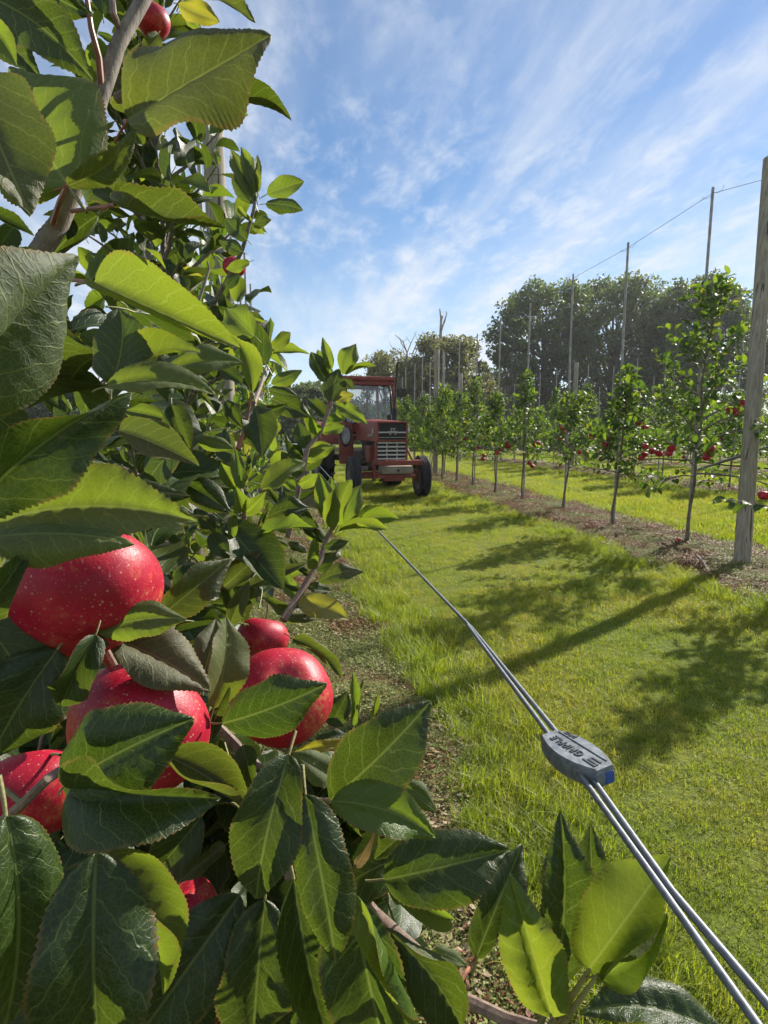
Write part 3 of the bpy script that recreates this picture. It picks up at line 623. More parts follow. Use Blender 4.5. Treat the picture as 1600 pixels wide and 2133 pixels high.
# ------------------------------------------------------------------ the row right of the lane
rr = random.Random(3)
T1 = [(1430, 1137), (1275, 1103), (1172, 1065), (1087, 1045), (1030, 1030), (985, 1018), (950, 1008), (920, 1001)]
SPEC = [(2.36, 0.58, 0.80, 38, 24), (1.70, 0.58, 0.46, 32, 26), (1.50, 0.64, 0.42, 24, 22), (1.92, 0.58, 0.50, 34, 24), (1.66, 0.60, 0.52, 32, 26), (2.0, 0.56, 0.55, 38, 26), (1.8, 0.58, 0.58, 38, 26), (1.95, 0.55, 0.6, 40, 26)]
def ordn(i): return ORD[i] if i < len(ORD) else None
right_y = []
NEARV = lambda p: (p - CC).length
for i, ((px, py), (H, zl, rm, nb, lpb)) in enumerate(zip(T1, SPEC)):
    g = gnd(px, py); right_y.append(g.y); tree = gen_tree(40 + i, H, zl, rm, nb, lpb, 0.085 if i == 0 else 0.078, lean=((0.10, 0.0) if i < 3 else (rr.uniform(-.05, .08), 0)), young=0.12 + 0.1 * (i == 0), shape=(0.55, 0.9, 0.5, 1.1, 0.7, 0.9, 0.6, 0.8)[i])
    lab = ['tallest young apple tree across the lane, just left of the big leaning post', 'slim young apple tree across the lane, second from the big wooden post'][i] if i < 2 else 'young apple tree across the lane, %s from the big wooden post' % ORD[i + 1]
    place_tree('apple_tree', g, tree, lab, 'young apple trees right of the lane', parts=(300 if i == 0 else 260 if i == 1 else 150 if i == 2 else 0), meshes=ME_S, seed=i, view=NEARV)
    sp = [s for s in tree[4] if s[1] < 0.55]; rr.shuffle(sp); sp = [x for q in sp for x in (q, (q[0] + Vector((rr.uniform(-.06, .06), rr.uniform(-.06, .06), rr.uniform(-.07, .0))), q[1]))]; nap = [9, 11, 6, 8, 7, 6, 5, 4][i]
    which = ['tallest young tree by the big post', 'slim second tree from the post'][i] if i < 2 else '%s tree from the big post' % ORD[i + 1]
    for j, (p, f) in enumerate(sorted(sp[:nap], key=lambda q: -q[0].z)):
        make_apple(g + p, rr.uniform(0.034, 0.042), 'red apple in the %s, %s from top' % (which, ORD[j + 1]), 'apples in the %s' % which, axis=(rr.uniform(-.4, .4), rr.uniform(-.4, .4), 1), k=j)
EXTRA = []
y = right_y[-1]
VAR = []
for i in range(6):
    y += 1.02; H = rr.uniform(1.7, 2.1); tree = gen_tree(70 + i, H * (1.0, 0.86, 1.08, 0.94, 1.15, 0.8)[i], 0.52, (0.60, 0.50, 0.66, 0.54, 0.6, 0.52)[i], 38, 26, 0.092, young=0.14, shape=(0.6, 0.9, 0.7, 1.1, 0.8, 0.5)[i])
    root, made = place_tree('apple_tree', Vector((ROWX['right'] + rr.uniform(-.05, .05), y, 0)), tree, 'small far apple tree in the row right of the tractor', 'far trees of the row right of the lane', seed=90 + i); VAR.append(made)
for i in range(8):
    y += 1.05; place_tree('apple_tree', Vector((ROWX['right'] + rr.uniform(-.05, .05), y, 0)), None, 'small far apple tree in the row right of the tractor', 'far trees of the row right of the lane', rot=rr.uniform(0, 6.28), share=VAR[i % 6])
# the tree past the frame's edge whose low branch crosses the post
g0 = gnd(1735, 1235); b0 = at(1700, 1100, 4.05)
root = tag(empty('apple_tree', (b0.x, b0.y, 0)), 'apple tree beyond the big post, its low leafy branch crossing the post', 'apple tree')
lp = lambda p: p - Vector((b0.x, b0.y, 0))
MB().tube([(0, 0, 0), (0.01, 0, 0.4), (0, 0.02, 1.0), (0.02, 0, 1.8)], [0.02, 0.018, 0.014, 0.006], 8).build('trunk', [M_TRUNK], root, smooth=True)
for bi, (pts, cnt) in enumerate([([at(1700, 1090, 4.05), at(1640, 1062, 4.0), at(1590, 1052, 3.92), at(1545, 1045, 3.88), at(1498, 1038, 3.86)], 13), ([at(1700, 930, 4.1), at(1640, 900, 4.05), at(1600, 885, 4.0), at(1572, 872, 3.95)], 6)]):
    pts = [lp(p) for p in pts]; MB().tube(pts, [0.006, 0.005, 0.004, 0.003, 0.002][:len(pts)], 6).build('branch', [M_BARK], root, smooth=True)
    for j in range(cnt):
        t = 0.25 + 0.75 * j / cnt; m = len(pts) - 1; i = min(int(t * m), m - 1); p = pts[i].lerp(pts[i + 1], t * m - i); a = j * 2.4
        ax = Vector((-0.7 + 0.5 * math.cos(a), 0.3 * math.sin(a), 0.6 * math.sin(a * 1.3) - 0.2)).normalized(); o = link('leaf', ME_S['m' if j % 3 else 'y'][j % 8], root); o.matrix_local = leaf_matrix(p + ax * .02, ax, Vector((0.3 * math.cos(a), -0.5, 1)), 0.085)
t0_ = gen_tree(61, 2.1, 0.75, 0.42, 30, 22, 0.085, young=0.2); o = link('crown', crown_mesh('crown', t0_[3], GEO_S, [M_LEAF_S, M_YOUNG_S, M_YELLOW, M_PETI], 61), root); o['kind'] = 'stuff'; o.location = (0.12, 0, 0)
make_apple(at(1592, 1032, 3.95), 0.04, 'red apple on the low branch at the right edge by the post', axis=(0.2, 0, 1), k=1)
make_apple(gnd(1412, 1138) + Vector((0, 0, 0.055)), 0.028, 'fallen pinkish apple lying on the strip beside the tallest tree trunk', axis=(1, 0.3, 0.3), k=2)

# ------------------------------------------------------------------ rows beyond
for row, y0, n, step, hh in (('second', 6.2, 19, 1.06, 2.0), ('third', 9.4, 17, 1.12, 2.1), ('fourth', 13.5, 14, 1.25, 2.2), ('fifth', 18.0, 12, 1.4, 2.3)):
    for i in range(n):
        loc = Vector((ROWX[row] + rr.uniform(-.06, .06), y0 + i * step + rr.uniform(-.08, .08), 0))
        px_ = pxof(loc)
        if px_ > 1660: continue
        seen_t = globals().setdefault('SEEN_T', {}); seen_t[row] = seen_t.get(row, 0) + 1; k_ = seen_t[row]
        lab = 'small apple tree in the %s row beyond the lane, %s from the right edge' % (row, ORD[k_]) if k_ <= 8 else 'tiny far apple tree towards the far end of the %s row' % row
        root, _ = place_tree('apple_tree', loc, None, lab, 'young apple trees of the %s row' % row, rot=rr.uniform(0, 6.28), share=VAR[rr.randrange(6)]); root.scale = (1, 1, rr.uniform(0.85, 1.12) * hh / 2.0)
        if row == 'second' and i < 9:
            for j in range(4): a = rr.uniform(0, 6.28); make_apple(loc + Vector((0.22 * math.cos(a), 0.22 * math.sin(a), rr.uniform(0.5, 1.15))), 0.038, 'red apple on a young tree of the second row', 'apples in the second row', k=j)

# ------------------------------------------------------------------ poles, posts, wires, hose
def pole(p0, H, label, group, rad=0.013, tilt=(0, 0)):
    p0 = Vector(p0); o = MB().tube([(0, 0, -0.05), (tilt[0] * .3 + .004, tilt[1] * .3, H * .3), (tilt[0] * .7, tilt[1] * .7 + .004, H * .7), (tilt[0], tilt[1], H)], [rad, rad, rad * .97, rad * .95], 10).build('tree_stake', [M_POLE], smooth=True, loc=p0); return tag(o, label, 'stake', group)
PT = [(1483, 420), (1305, 523), (1190, 583), (1107, 640), (1043, 668), (993, 700), (955, 715), (925, 737)]
tops_right = []
for i, ((px, py), (bx, by)) in enumerate(zip(PT, T1)):
    g = gnd(bx, by); d0 = depth(g); b = g + Vector((0.05, 0.06, 0)); z = depth(b); tp_ = at(px, py, z); tp_ = b + (tp_ - b); H = tp_.z
    t = Vector((tp_.x - b.x, tp_.y - b.y)); 
    if t.length > 0.14: t = t.normalized() * 0.14
    pole(b, H, 'thin grey stake of the %s tree from the big wooden post' % ORD[i + 1], 'stakes right of the lane', tilt=(t.x, t.y)); tops_right.append(Vector((b.x + t.x, b.y + t.y, H)))
y = right_y[-1]
for i in range(14):
    y += 1.03; pole((ROWX['right'] + rr.uniform(-.04, .06), y, 0), rr.uniform(2.75, 3.05), 'thin grey stake at the far end of the row right of the lane', 'far stakes right of the lane', tilt=(rr.uniform(-.05, .05), 0))
for row, y0, n, step in (('second', 6.3, 19, 1.06), ('third', 9.5, 17, 1.12), ('fourth', 13.6, 14, 1.25), ('fifth', 18.1, 12, 1.4)):
    k_ = 0
    for i in range(n):
        pp = (ROWX[row] + rr.uniform(-.03, .08), y0 + i * step, 0)
        if pxof(Vector(pp) + Vector((0, 0, 1.5))) > 1640: continue
        k_ += 1; pole(pp, rr.uniform(2.6, 3.0), 'thin grey stake in the %s row beyond the lane, %s from the right edge' % (row, ORD[k_]) if k_ <= 10 else 'tiny far stake towards the far end of the %s row' % row, 'stakes of the %s row' % row, tilt=(rr.uniform(-.06, .06), 0))
def post(name, b, H, r, label, tilt=(0, 0)):
    n = 14; pts = [Vector((tilt[0] * t, tilt[1] * t, -0.1 + (H + 0.1) * t)) for t in np.linspace(0, 1, n)]; rad = [r * (1.03 - 0.10 * t + 0.008 * math.sin(t * 17)) for t in np.linspace(0, 1, n)]
    mb = MB().tube(pts + [pts[-1] + Vector((0, 0, 0.006))], rad + [rad[-1] * 0.93], 22); o = mb.build(name, [M_WOOD], smooth=True, loc=b, angle=R(50)); return tag(o, label, 'post')
pb = gnd(1545, 1182); z = depth(pb); ptop = at(1606, 330, z)
post('wooden_post', pb, ptop.z, 0.058, 'big round wooden end post at the right edge of the lane row', (ptop.x - pb.x, ptop.y - pb.y))
p2 = Vector((3.45, (13.7 - 3.45 * math.sin(YAW)) / math.cos(YAW), 0)); p2 = gnd(907, 992); post('wooden_post', p2, 2.95, 0.062, 'round wooden post among the trees just right of the tractor')
p3 = gnd(1191, 974); post('wooden_post', p3, 3.05, 0.065, 'round wooden post standing in the second row')
p4 = gnd(957, 961); post('wooden_post', p4, 3.1, 0.065, 'slender far wooden post right of the tractor, in the second row')
def wire(pts, r, label, name='trellis_wire', mat=M_GALV, cat='wire', seg=6):
    return tag(MB().tube(pts, r, seg).build(name, [mat], smooth=True), label, cat)
ptw = pb + (ptop - pb) * 0.955; ptw.z = ptop.z * 0.955
w = [at(1700, 332, z * 0.93), ptw + Vector((-0.02, 0.07, 0))] + [t - Vector((0, 0, 0.05)) for t in tops_right] + [Vector((ROWX['right'], right_y[-1] + 14, 2.7))]
wire(w, 0.0022, 'top trellis wire strung along the stakes right of the lane')
for t, tn in zip(tops_right[:4], range(1, 5)):     # twisted wire clips at the stakes
    q = t - Vector((0, 0, 0.05)); mb = MB().tube([q + Vector((0.018 * math.cos(a * 1.3), 0.16 - 0.32 * a / 12, 0.018 * math.sin(a * 1.3))) for a in np.linspace(0, 12, 26)], 0.0016, 5); tag(mb.build('wire_clip', [M_GALV], smooth=True), 'twisted wire clip at the top of the %s stake from the big post' % ORD[tn], 'wire clip')
wire([at(1700, 618, 7.9), Vector((ROWX['second'], 7.4, 2.72)), Vector((ROWX['second'], 26, 2.7))], 0.0025, 'top trellis wire along the second row')
wire([Vector((ROWX['right'] + .03, 2.4, 0.72)), Vector((ROWX['right'] + .03, 28, 0.75))], 0.0016, 'thin lower trellis wire along the row right of the lane')
hp = [Vector((ROWX['second'] - 0.05, yy, 0.46 + 0.025 * math.sin(yy * 1.9) + 0.012 * math.sin(yy * 5))) for yy in np.arange(3.5, 26, 0.5)]
wire(hp, 0.015, 'black drip irrigation hose strung along the second row', 'drip_hose', M_HOSE, 'hose', 8)
br0, br1 = at(1455, 978, 5.9), at(1660, 912, 5.15)
wire([br0, br1], 0.013, 'grey metal brace rod slanting behind the big wooden post', 'brace_rod', M_GALV, 'rod', 10)
st0 = gnd(1432, 1150); tag(MB().tube([gnd(1448, 1165) + Vector((0, 0, .045)), gnd(1462, 1182) + Vector((0, 0, .06)), gnd(1478, 1205) + Vector((0, 0, .04))], [.006, .005, .003], 6).build('fallen_stick', [M_DEAD], smooth=True), 'pale fallen stick on the strip in front of the big post', 'stick')

# ------------------------------------------------------------------ hedgerow trees
def big_tree(name, base, H, W, label, seed, mat, nleaf=16000, leaf=0.28, trunk_h=0.3, gap=0.5, group=None, nclump=70, squash=0.85):
    r = np.random.default_rng(seed); root = tag(empty(name, base), label, 'tree', group); rp = random.Random(seed)
    mb = MB(); pts = [Vector((0, 0, -0.2))]; 
    for i in range(6): pts.append(pts[-1] + Vector((rp.uniform(-.25, .25), rp.uniform(-.25, .25), H * 0.14)))
    mb.tube(pts, [0.022 * H * (1 - 0.13 * i) for i in range(7)], 9); mb.build('trunk', [M_OLDBARK], root, smooth=True)
    V = []; F = []; A = []; C = []
    for c in range(nclump):
        f = r.uniform() ** 0.8; z = H * (trunk_h + (0.97 - trunk_h) * f); prof = math.sqrt(max(0.03, 1 - ((f - 0.38) / 0.66) ** 2)); a = r.uniform(0, 6.283); d = W * 0.5 * prof * math.sqrt(r.uniform(0.12, 1.0)); C.append((d * math.cos(a), d * math.sin(a), z, r.uniform(0.075, 0.145) * W * 0.85))
    lm = MB()
    for ci, c in enumerate(C):
        if ci % 2 == 0:
            s = pts[min(6, 1 + int(rp.uniform(0, 4)))]; e = Vector(c[:3]); mid = s.lerp(e, 0.5) + Vector((0, 0, 0.06 * H)); lm.tube([s, mid, e], [0.006 * H, 0.004 * H, 0.0015 * H], 5)
    lm.build('limb', [M_OLDBARK], root, smooth=True)
    per = nleaf // nclump
    for x, y, z, rad in C:
        d = r.normal(size=(per, 3)); d /= np.linalg.norm(d, axis=1)[:, None]; d *= (rad * r.uniform(0.15, 1.0, per) ** 0.5)[:, None]; d[:, 2] *= squash; ctr = d + (x, y, z)
        t = r.normal(size=(per, 3)); t /= np.linalg.norm(t, axis=1)[:, None]; u = np.cross(t, r.normal(size=(per, 3))); u /= np.linalg.norm(u, axis=1)[:, None]; s = (leaf * r.uniform(0.5, 1.2, per))[:, None]
        o = len(V) * 4; V.append(np.stack([ctr - t * s * .5, ctr + u * s * .28, ctr + t * s * .5, ctr - u * s * .28], 1)); A.append(np.repeat(r.uniform(0, 1, per), 4))
    V = np.concatenate(V).reshape(-1, 3); F = np.arange(len(V)).reshape(-1, 4)
    o = link('crown', np_mesh('crown', V, F, [mat], attrs={'rnd': np.concatenate(A)}, smooth=False), root); o['kind'] = 'stuff'
    return root
def bt(px, top, z, W, label, seed, mat, **k):
    p = at(px, 900, z); H = CAM_H + (900 - top) * z / FPX; big_tree(k.pop('name', 'hedgerow_tree'), Vector((p.x, p.y, 0)), H, W, label, seed, mat, **k)
G_ = 'tall trees behind the orchard'
bt(1125, 604, 46, 9.5, 'tall dark tree behind the orchard, leftmost of the three big ones', 11, M_ASH, nleaf=30000, group=G_, nclump=190, leaf=0.30, trunk_h=0.14)
bt(1270, 594, 49, 11.0, 'tall dark tree behind the orchard, middle one of the three', 12, M_ASH, nleaf=32000, group=G_, nclump=200, leaf=0.30, trunk_h=0.12)
bt(1440, 597, 44, 9.5, 'tall dark tree behind the orchard, nearest the big wooden post', 13, M_ASH, nleaf=36000, group=G_, nclump=210, leaf=0.30, trunk_h=0.10)
bt(1068, 673, 40, 3.4, 'narrow lighter tree leaning out beside the tall dark trees', 14, M_ASH, nleaf=4500, leaf=0.3, group=G_, nclump=30)
bt(925, 708, 36, 6.6, 'olive green bushy tree behind the tractor with a dead fork on top', 15, M_ASH2, nleaf=22000, leaf=0.22, trunk_h=0.08, nclump=150)
bt(812, 740, 40, 5.6, 'dull brownish tree directly behind the tractor cab', 16, M_ASH2, nleaf=15000, leaf=0.22, trunk_h=0.06, nclump=110)
bt(1010, 788, 42, 4.6, 'low round tree between the olive tree and the tall trees', 17, M_ASH, nleaf=8000, leaf=0.25, trunk_h=0.05, nclump=50)
bt(640, 810, 44, 4.6, 'dark round tree left of the tractor behind the near row', 18, M_ASH, nleaf=9000, leaf=0.25, trunk_h=0.05, nclump=50)
bt(1620, 708, 40, 6.0, 'lower tree at the edge right of the big wooden post', 19, M_ASH2, nleaf=9000, leaf=0.28, trunk_h=0.12, nclump=55)
# dead fork
p = at(922, 900, 35.5); zt = lambda py: CAM_H + (900 - py) * 35.5 / FPX; q = lambda px, py: Vector(at(px, py, 35.5))
snag = tag(empty('dead_tree', (p.x, p.y, 0)), 'bare dead forked snag rising above the olive green tree', 'dead tree'); lo = lambda v: v - Vector((p.x, p.y, 0))
MB().tube([(0, 0, 0), lo(q(920, 780)), lo(q(918, 700)), lo(q(919, 665)), lo(q(916, 643))], [.16, .14, .10, .07, .03], 7).build('trunk', [M_DEAD], snag, smooth=True)
for a in ([(918, 692), (925, 672), (931, 652), (929, 648)], [(925, 672), (928, 664)], [(919, 668), (922, 658)]): MB().tube([lo(q(*x)) for x in a], [.07, .05, .03, .02][:len(a)], 6).build('limb', [M_DEAD], snag, smooth=True)
tw = tag(empty('dead_tree', at(850, 900, 38) * 1.0), 'bare twiggy dead tree top poking out behind the tractor cab', 'dead tree'); tw.location.z = 0; lo2 = lambda v: v - tw.location
rt = random.Random(8); q2 = lambda px, py: Vector(at(px, py, 38))
MB().tube([Vector((0, 0, 0)), lo2(q2(852, 800)), lo2(q2(848, 735)), lo2(q2(840, 712)), lo2(q2(822, 697))], [.14, .10, .06, .04, .015], 6).build('trunk', [M_DEAD], tw, smooth=True)
for a, b in (((848, 735), (868, 690)), ((846, 730), (832, 702)), ((852, 760), (880, 705)), ((850, 745), (838, 722)), ((852, 775), (810, 712)), ((860, 735), (882, 690))):
    m = ((a[0] + b[0]) / 2 + rt.uniform(-4, 4), (a[1] + b[1]) / 2 + rt.uniform(-3, 3)); MB().tube([lo2(q2(*a)), lo2(q2(*m)), lo2(q2(*b))], [.04, .03, .01], 5).build('limb', [M_DEAD], tw, smooth=True)
    MB().tube([lo2(q2(*m)), lo2(q2(m[0] + rt.uniform(-14, 14), m[1] - rt.uniform(8, 18)))], [.02, .008], 4).build('limb', [M_DEAD], tw, smooth=True)
# far hedge, one mass
r = np.random.default_rng(4); n = 80000; x = r.uniform(-45, 75, n); yb = 52 + 3.0 * np.sin(x * .11) - 0.12 * x; yy = yb + r.normal(0, 1.1, n); hh = 3.4 + 1.3 * np.sin(x * .23 + 1) + 0.8 * np.sin(x * .61); z = hh * r.uniform(0, 1, n)
ctr = np.stack([x, yy, z], 1); t = r.normal(size=(n, 3)); t /= np.linalg.norm(t, axis=1)[:, None]; u = np.cross(t, r.normal(size=(n, 3))); u /= np.linalg.norm(u, axis=1)[:, None]; s = r.uniform(0.25, 0.6, n)[:, None]
V = np.stack([ctr - t * s * .5, ctr + u * s * .35, ctr + t * s * .5, ctr - u * s * .35], 1).reshape(-1, 3)
tag(link('hedgerow', np_mesh('hedgerow', V, np.arange(len(V)).reshape(-1, 4), [M_ASH], attrs={'rnd': np.repeat(r.uniform(0, 1, n), 4)}, smooth=False)), 'dark overgrown hedge closing off the far end of the orchard', 'hedge', kind='stuff')
# ------------------------------------------------------------------ old red tractor
def m_redpaint():
    t = NT('faded_red_paint'); o = t.obj(); a = t.noise(o, 4, 5, 0.65); b = t.noise(o, 40, 4, 0.7)
    c = t.mix(t.rng(a, 0.35, 0.7), (0.18, 0.034, 0.024), (0.26, 0.068, 0.048)); c = t.mix(t.rng(b, 0.62, 0.72, 0, 0.7), c, (0.10, 0.05, 0.035))
    return t.fin(t.bsdf(c, t.rng(a, 0.3, 0.7, 0.42, 0.62), 0, 0.45, t.bump(b, 0.1, 0.004)))
M_RED = m_redpaint()
M_TYRE = m_plain('tyre_rubber', (0.022, 0.022, 0.024), 0.75, nz=0.4, ns=18, bump=0.2)
M_RIM = m_plain('wheel_rim_dirty', (0.16, 0.14, 0.12), 0.7, nz=0.4, ns=12)
M_BLACK = m_plain('black_paint', (0.012, 0.012, 0.013), 0.5, nz=0.3)
M_ENG = m_plain('engine_grime', (0.045, 0.035, 0.03), 0.7, nz=0.5, ns=14, bump=0.3)
M_CHROME = m_plain('dull_chrome', (0.50, 0.50, 0.50), 0.35, 0.8, nz=0.15, ns=30)
M_CREAM = m_plain('grimy_cream_paint', (0.22, 0.185, 0.145), 0.6, nz=0.25, ns=9)
M_LAMP = m_plain('lamp_glass', (0.55, 0.55, 0.54), 0.12, 0.0, 0.6, coat=0.6, nz=0.1)
M_QW = m_plain('window_white_reflection', (0.30, 0.30, 0.29), 0.2, nz=0.35, ns=9)  # pale tone puts the pane's white reflection into the colour
M_SEAT = m_plain('black_vinyl', (0.02, 0.02, 0.02), 0.5)
M_BIN = m_plain('pale_grey_bin', (0.42, 0.44, 0.46), 0.55, nz=0.1, ns=6)
def m_glass():
    t = NT('cab_glass'); g = t.n('ShaderNodeBsdfGlossy'); g.inputs['Roughness'].default_value = 0.03; g.inputs['Color'].default_value = (1, 1, 1, 1)
    tr = t.n('ShaderNodeBsdfTransparent'); tr.inputs[0].default_value = (0.86, 0.89, 0.88, 1); df = t.n('ShaderNodeBsdfDiffuse'); df.inputs[0].default_value = (0.55, 0.56, 0.55, 1)
    n = t.noise(t.obj(), 3.0, 5, 0.6); fr = t.n('ShaderNodeFresnel'); fr.inputs[0].default_value = 1.5
    m1 = t.n('ShaderNodeMixShader'); t.l(t.rng(n, 0.3, 0.75, 0.14, 0.34), m1.inputs[0]); t.l(tr.outputs[0], m1.inputs[1]); t.l(df.outputs[0], m1.inputs[2])
    m2 = t.n('ShaderNodeMixShader'); t.l(fr.outputs[0], m2.inputs[0]); t.l(m1.outputs[0], m2.inputs[1]); t.l(g.outputs[0], m2.inputs[2]); return t.fin(m2.outputs[0])
M_GLASS = m_glass()
wc = gnd(883, 1035); TY = R(7)
tr_ = tag(empty('tractor', (wc.x - 0.04 - 0.57*math.cos(TY) - 0.30*math.sin(TY), wc.y - 0.57*math.sin(TY) + 0.30*math.cos(TY), 0), TY), 'old faded red farm tractor with glazed cab parked on the grass lane', 'tractor')
def part(name, mb, mat, parent=None, smooth=False): return mb.build(name, mat if isinstance(mat, list) else [mat], parent or tr_, smooth=smooth)
def tyre_prof(r0, r1, w, ribs=0):
    p = [(r0, -w * .42), (r0 + (r1 - r0) * .35, -w * .5), (r0 + (r1 - r0) * .75, -w * .5), (r1 - 0.018, -w * .44)]
    if ribs:
        for k in range(ribs):
            a = -w * .40 + w * .80 * k / ribs; b = -w * .40 + w * .80 * (k + 1) / ribs; p += [(r1, a + .004), (r1, b - .012), (r1 - .016, b - .010), (r1 - .016, b)]
    else: p += [(r1, -w * .3), (r1 + .004, 0), (r1, w * .3)]
    return p + [(r1 - 0.018, w * .44), (r0 + (r1 - r0) * .75, w * .5), (r0 + (r1 - r0) * .35, w * .5), (r0, w * .42)]
for sx in (-1, 1):
    wl_ = empty('front_wheel'); wl_.parent = tr_; wl_.location = (sx * 0.57, -0.30, 0.338); wl_.rotation_euler = (0, 0, R(-5))
    MB().lathe(tyre_prof(0.20, 0.338, 0.17, 4), 40, 'X').build('tyre', [M_TYRE], wl_, smooth=True, angle=R(35))
    MB().lathe([(0.0, sx * 0.05), (0.06, sx * 0.05), (0.065, sx * 0.02), (0.14, sx * 0.015), (0.19, sx * 0.055), (0.205, sx * 0.075), (0.205, -sx * 0.075), (0.19, -sx * 0.06), (0.13, -sx * 0.02), (0, -sx * 0.02)], 28, 'X').build('rim', [M_RIM], wl_, smooth=True, angle=R(30))
    rw = empty('rear_wheel'); rw.parent = tr_; rw.location = (sx * 0.68, 1.80, 0.585)
    MB().lathe(tyre_prof(0.33, 0.56, 0.29), 44, 'X').build('tyre', [M_TYRE], rw, smooth=True, angle=R(40))
    MB().lathe([(0.0, sx * 0.0), (0.10, sx * 0.02), (0.12, sx * -0.02), (0.26, sx * -0.02), (0.31, sx * 0.08), (0.335, sx * 0.125), (0.335, -sx * 0.125), (0.30, -sx * 0.10), (0.0, -sx * 0.08)], 32, 'X').build('rim', [M_RIM], rw, smooth=True, angle=R(30))
    lug = MB()
    for k in range(22):
        for s2 in (-1, 1):
            a = 2 * math.pi * (k + (0.5 if s2 > 0 else 0)) / 22; rot = Matrix.Rotation(a, 3, 'X') @ Matrix.Rotation(R(38) * s2, 3, 'Z'); c = Matrix.Rotation(a, 3, 'X') @ Vector((s2 * 0.072, 0, 0.572)); lug.box(c, (0.165, 0.036, 0.036), 0, 0, rot)
    lug.build('tread_lug', [M_TYRE], rw)
# front axle, chassis, engine
part('front_axle', MB().box((0, -0.28, 0.36), (1.0, 0.075, 0.085), 0.012).box((-.46, -0.28, 0.36), (0.07, 0.09, 0.20), 0.015).box((.46, -0.28, 0.36), (0.07, 0.09, 0.20), 0.015).tube([(-.5, -.28, .34), (-.40, -.33, .42), (.40, -.33, .42), (.5, -.28, .34)], .016, 8), M_RED)
part('engine', MB().box((0, 0.32, 0.68), (0.34, 0.86, 0.46), 0.03).box((-.20, .22, .74), (.09, .22, .20), .02).box((-.20, .50, .62), (.10, .16, .26), .03).tube([(-.23, .1, .9), (-.24, .3, .86), (-.22, .6, .9)], .02, 8).tube([(-.22, 0, .60), (-.25, .2, .55), (-.24, .7, .5)], .014, 8), M_ENG)
part('gearbox', MB().box((0, 1.25, 0.55), (0.40, 1.1, 0.36), 0.04).tube([(-.80, 1.8, .585), (.80, 1.8, .585)], .07, 12), M_ENG)
part('battery_box', MB().box((-.25, -.13, .70), (.10, .24, .26), .02), M_RED)
# bonnet
def bon(y, w, z0, z1, r=0.05): return [(-w, y, z0), (-w, y, z1 - r), (-w + r * .3, y, z1 - r * .3), (-w + r, y, z1), (0, y, z1 + .015), (w - r, y, z1), (w - r * .3, y, z1 - r * .3), (w, y, z1 - r), (w, y, z0)]
secs = [bon(-.50, .235, .93, 1.195), bon(-.46, .25, .91, 1.215), bon(0.1, .255, .91, 1.24), bon(.78, .26, .91, 1.27)]
V = [p for s in secs for p in s]; F = [(i * 9 + j, i * 9 + j + 1, (i + 1) * 9 + j + 1, (i + 1) * 9 + j) for i in range(3) for j in range(8)]
part('bonnet', MB().add(V, F), M_RED, smooth=True)
def ring(x0, x1, z0, z1, t, y0, y1): return MB().box(((x0 + x1) / 2, (y0 + y1) / 2, z1 - t / 2), (x1 - x0, y1 - y0, t), .008).box(((x0 + x1) / 2, (y0 + y1) / 2 + .001, z0 + t / 2), (x1 - x0, y1 - y0, t), .008).box((x0 + t / 2, (y0 + y1) / 2 + .002, (z0 + z1) / 2), (t, y1 - y0, z1 - z0 - .004), .008).box((x1 - t / 2, (y0 + y1) / 2 + .002, (z0 + z1) / 2), (t, y1 - y0, z1 - z0 - .004), .008)
part('nose_frame', ring(-.25, .25, .905, 1.215, .028, -.545, -.47), M_RED)
part('nose_panel', MB().box((0, -.50, 1.06), (.45, .02, .27)), M_BLACK)
part('chrome_strip', MB().box((0, -.53, 1.045), (.45, .014, .022), .004).box((0, -.524, .968), (.45, .012, .006)), M_CHROME)
# emblem: three joined inverted triangles with two letters
def tri(mb, cx, cz, s, y0, y1, t=0.28):
    o = [(cx - s, cz + s * .8), (cx + s, cz + s * .8), (cx, cz - s * .95)]; i = [(cx + (x - cx) * (1 - t), cz + .06 * s + (z - cz - .06 * s) * (1 - t)) for x, z in o]
    for k in range(3): mb.prism([o[k], o[(k + 1) % 3], i[(k + 1) % 3], i[k]], 'Y', y0, y1)
em = MB(); tri(em, 0, 1.075, .040, -.556, -.542); tri(em, -.040, 1.038, .036, -.557, -.543); tri(em, .040, 1.038, .036, -.558, -.544)
emb = part('emblem', em, M_CHROME)
def text_mesh(txt, size, ext, name, mat):
    cu = bpy.data.curves.new(name, 'FONT'); cu.body = txt; cu.size = size; cu.extrude = ext; cu.align_x = 'CENTER'; cu.align_y = 'CENTER'; cu.resolution_u = 3
    ob = bpy.data.objects.new(name, cu); col.objects.link(ob); dg = bpy.context.evaluated_depsgraph_get(); me = bpy.data.meshes.new_from_object(ob.evaluated_get(dg)); bpy.data.objects.remove(ob); me.materials.clear(); me.materials.append(mat); return me
for tx, x in (('M', -.040), ('F', .040)):
    o = link('lettering', text_mesh(tx, .034, .003, 'lettering', M_LAMP), emb); o.location = (x, -.562, 1.045); o.rotation_euler = (R(90), 0, 0)
# grille
part('grille_back', MB().box((0, -.46, .75), (.47, .02, .32)), M_BLACK)
part('grille_side', MB().box((-.245, -.46, .75), (.03, .09, .33), .008).box((.245, -.46, .75), (.03, .09, .33), .008), M_RED)
for k in range(5): part('grille_bar', MB().box((0, -.49, .885 - k * .062), (.458, .018, .026), .005), M_CHROME)
for x in (-.075, .09): part('grille_post', MB().box((x, -.482, .755), (.012, .012, .29)), M_CHROME)
for sx in (-1, 1): part('side_lamp', MB().box((sx * .262, -.34, 1.06), (.02, .055, .075), .01), M_LAMP)
part('side_badge', MB().box((-.259, -.15, 1.0), (.008, .26, .035), .003), M_CHROME)
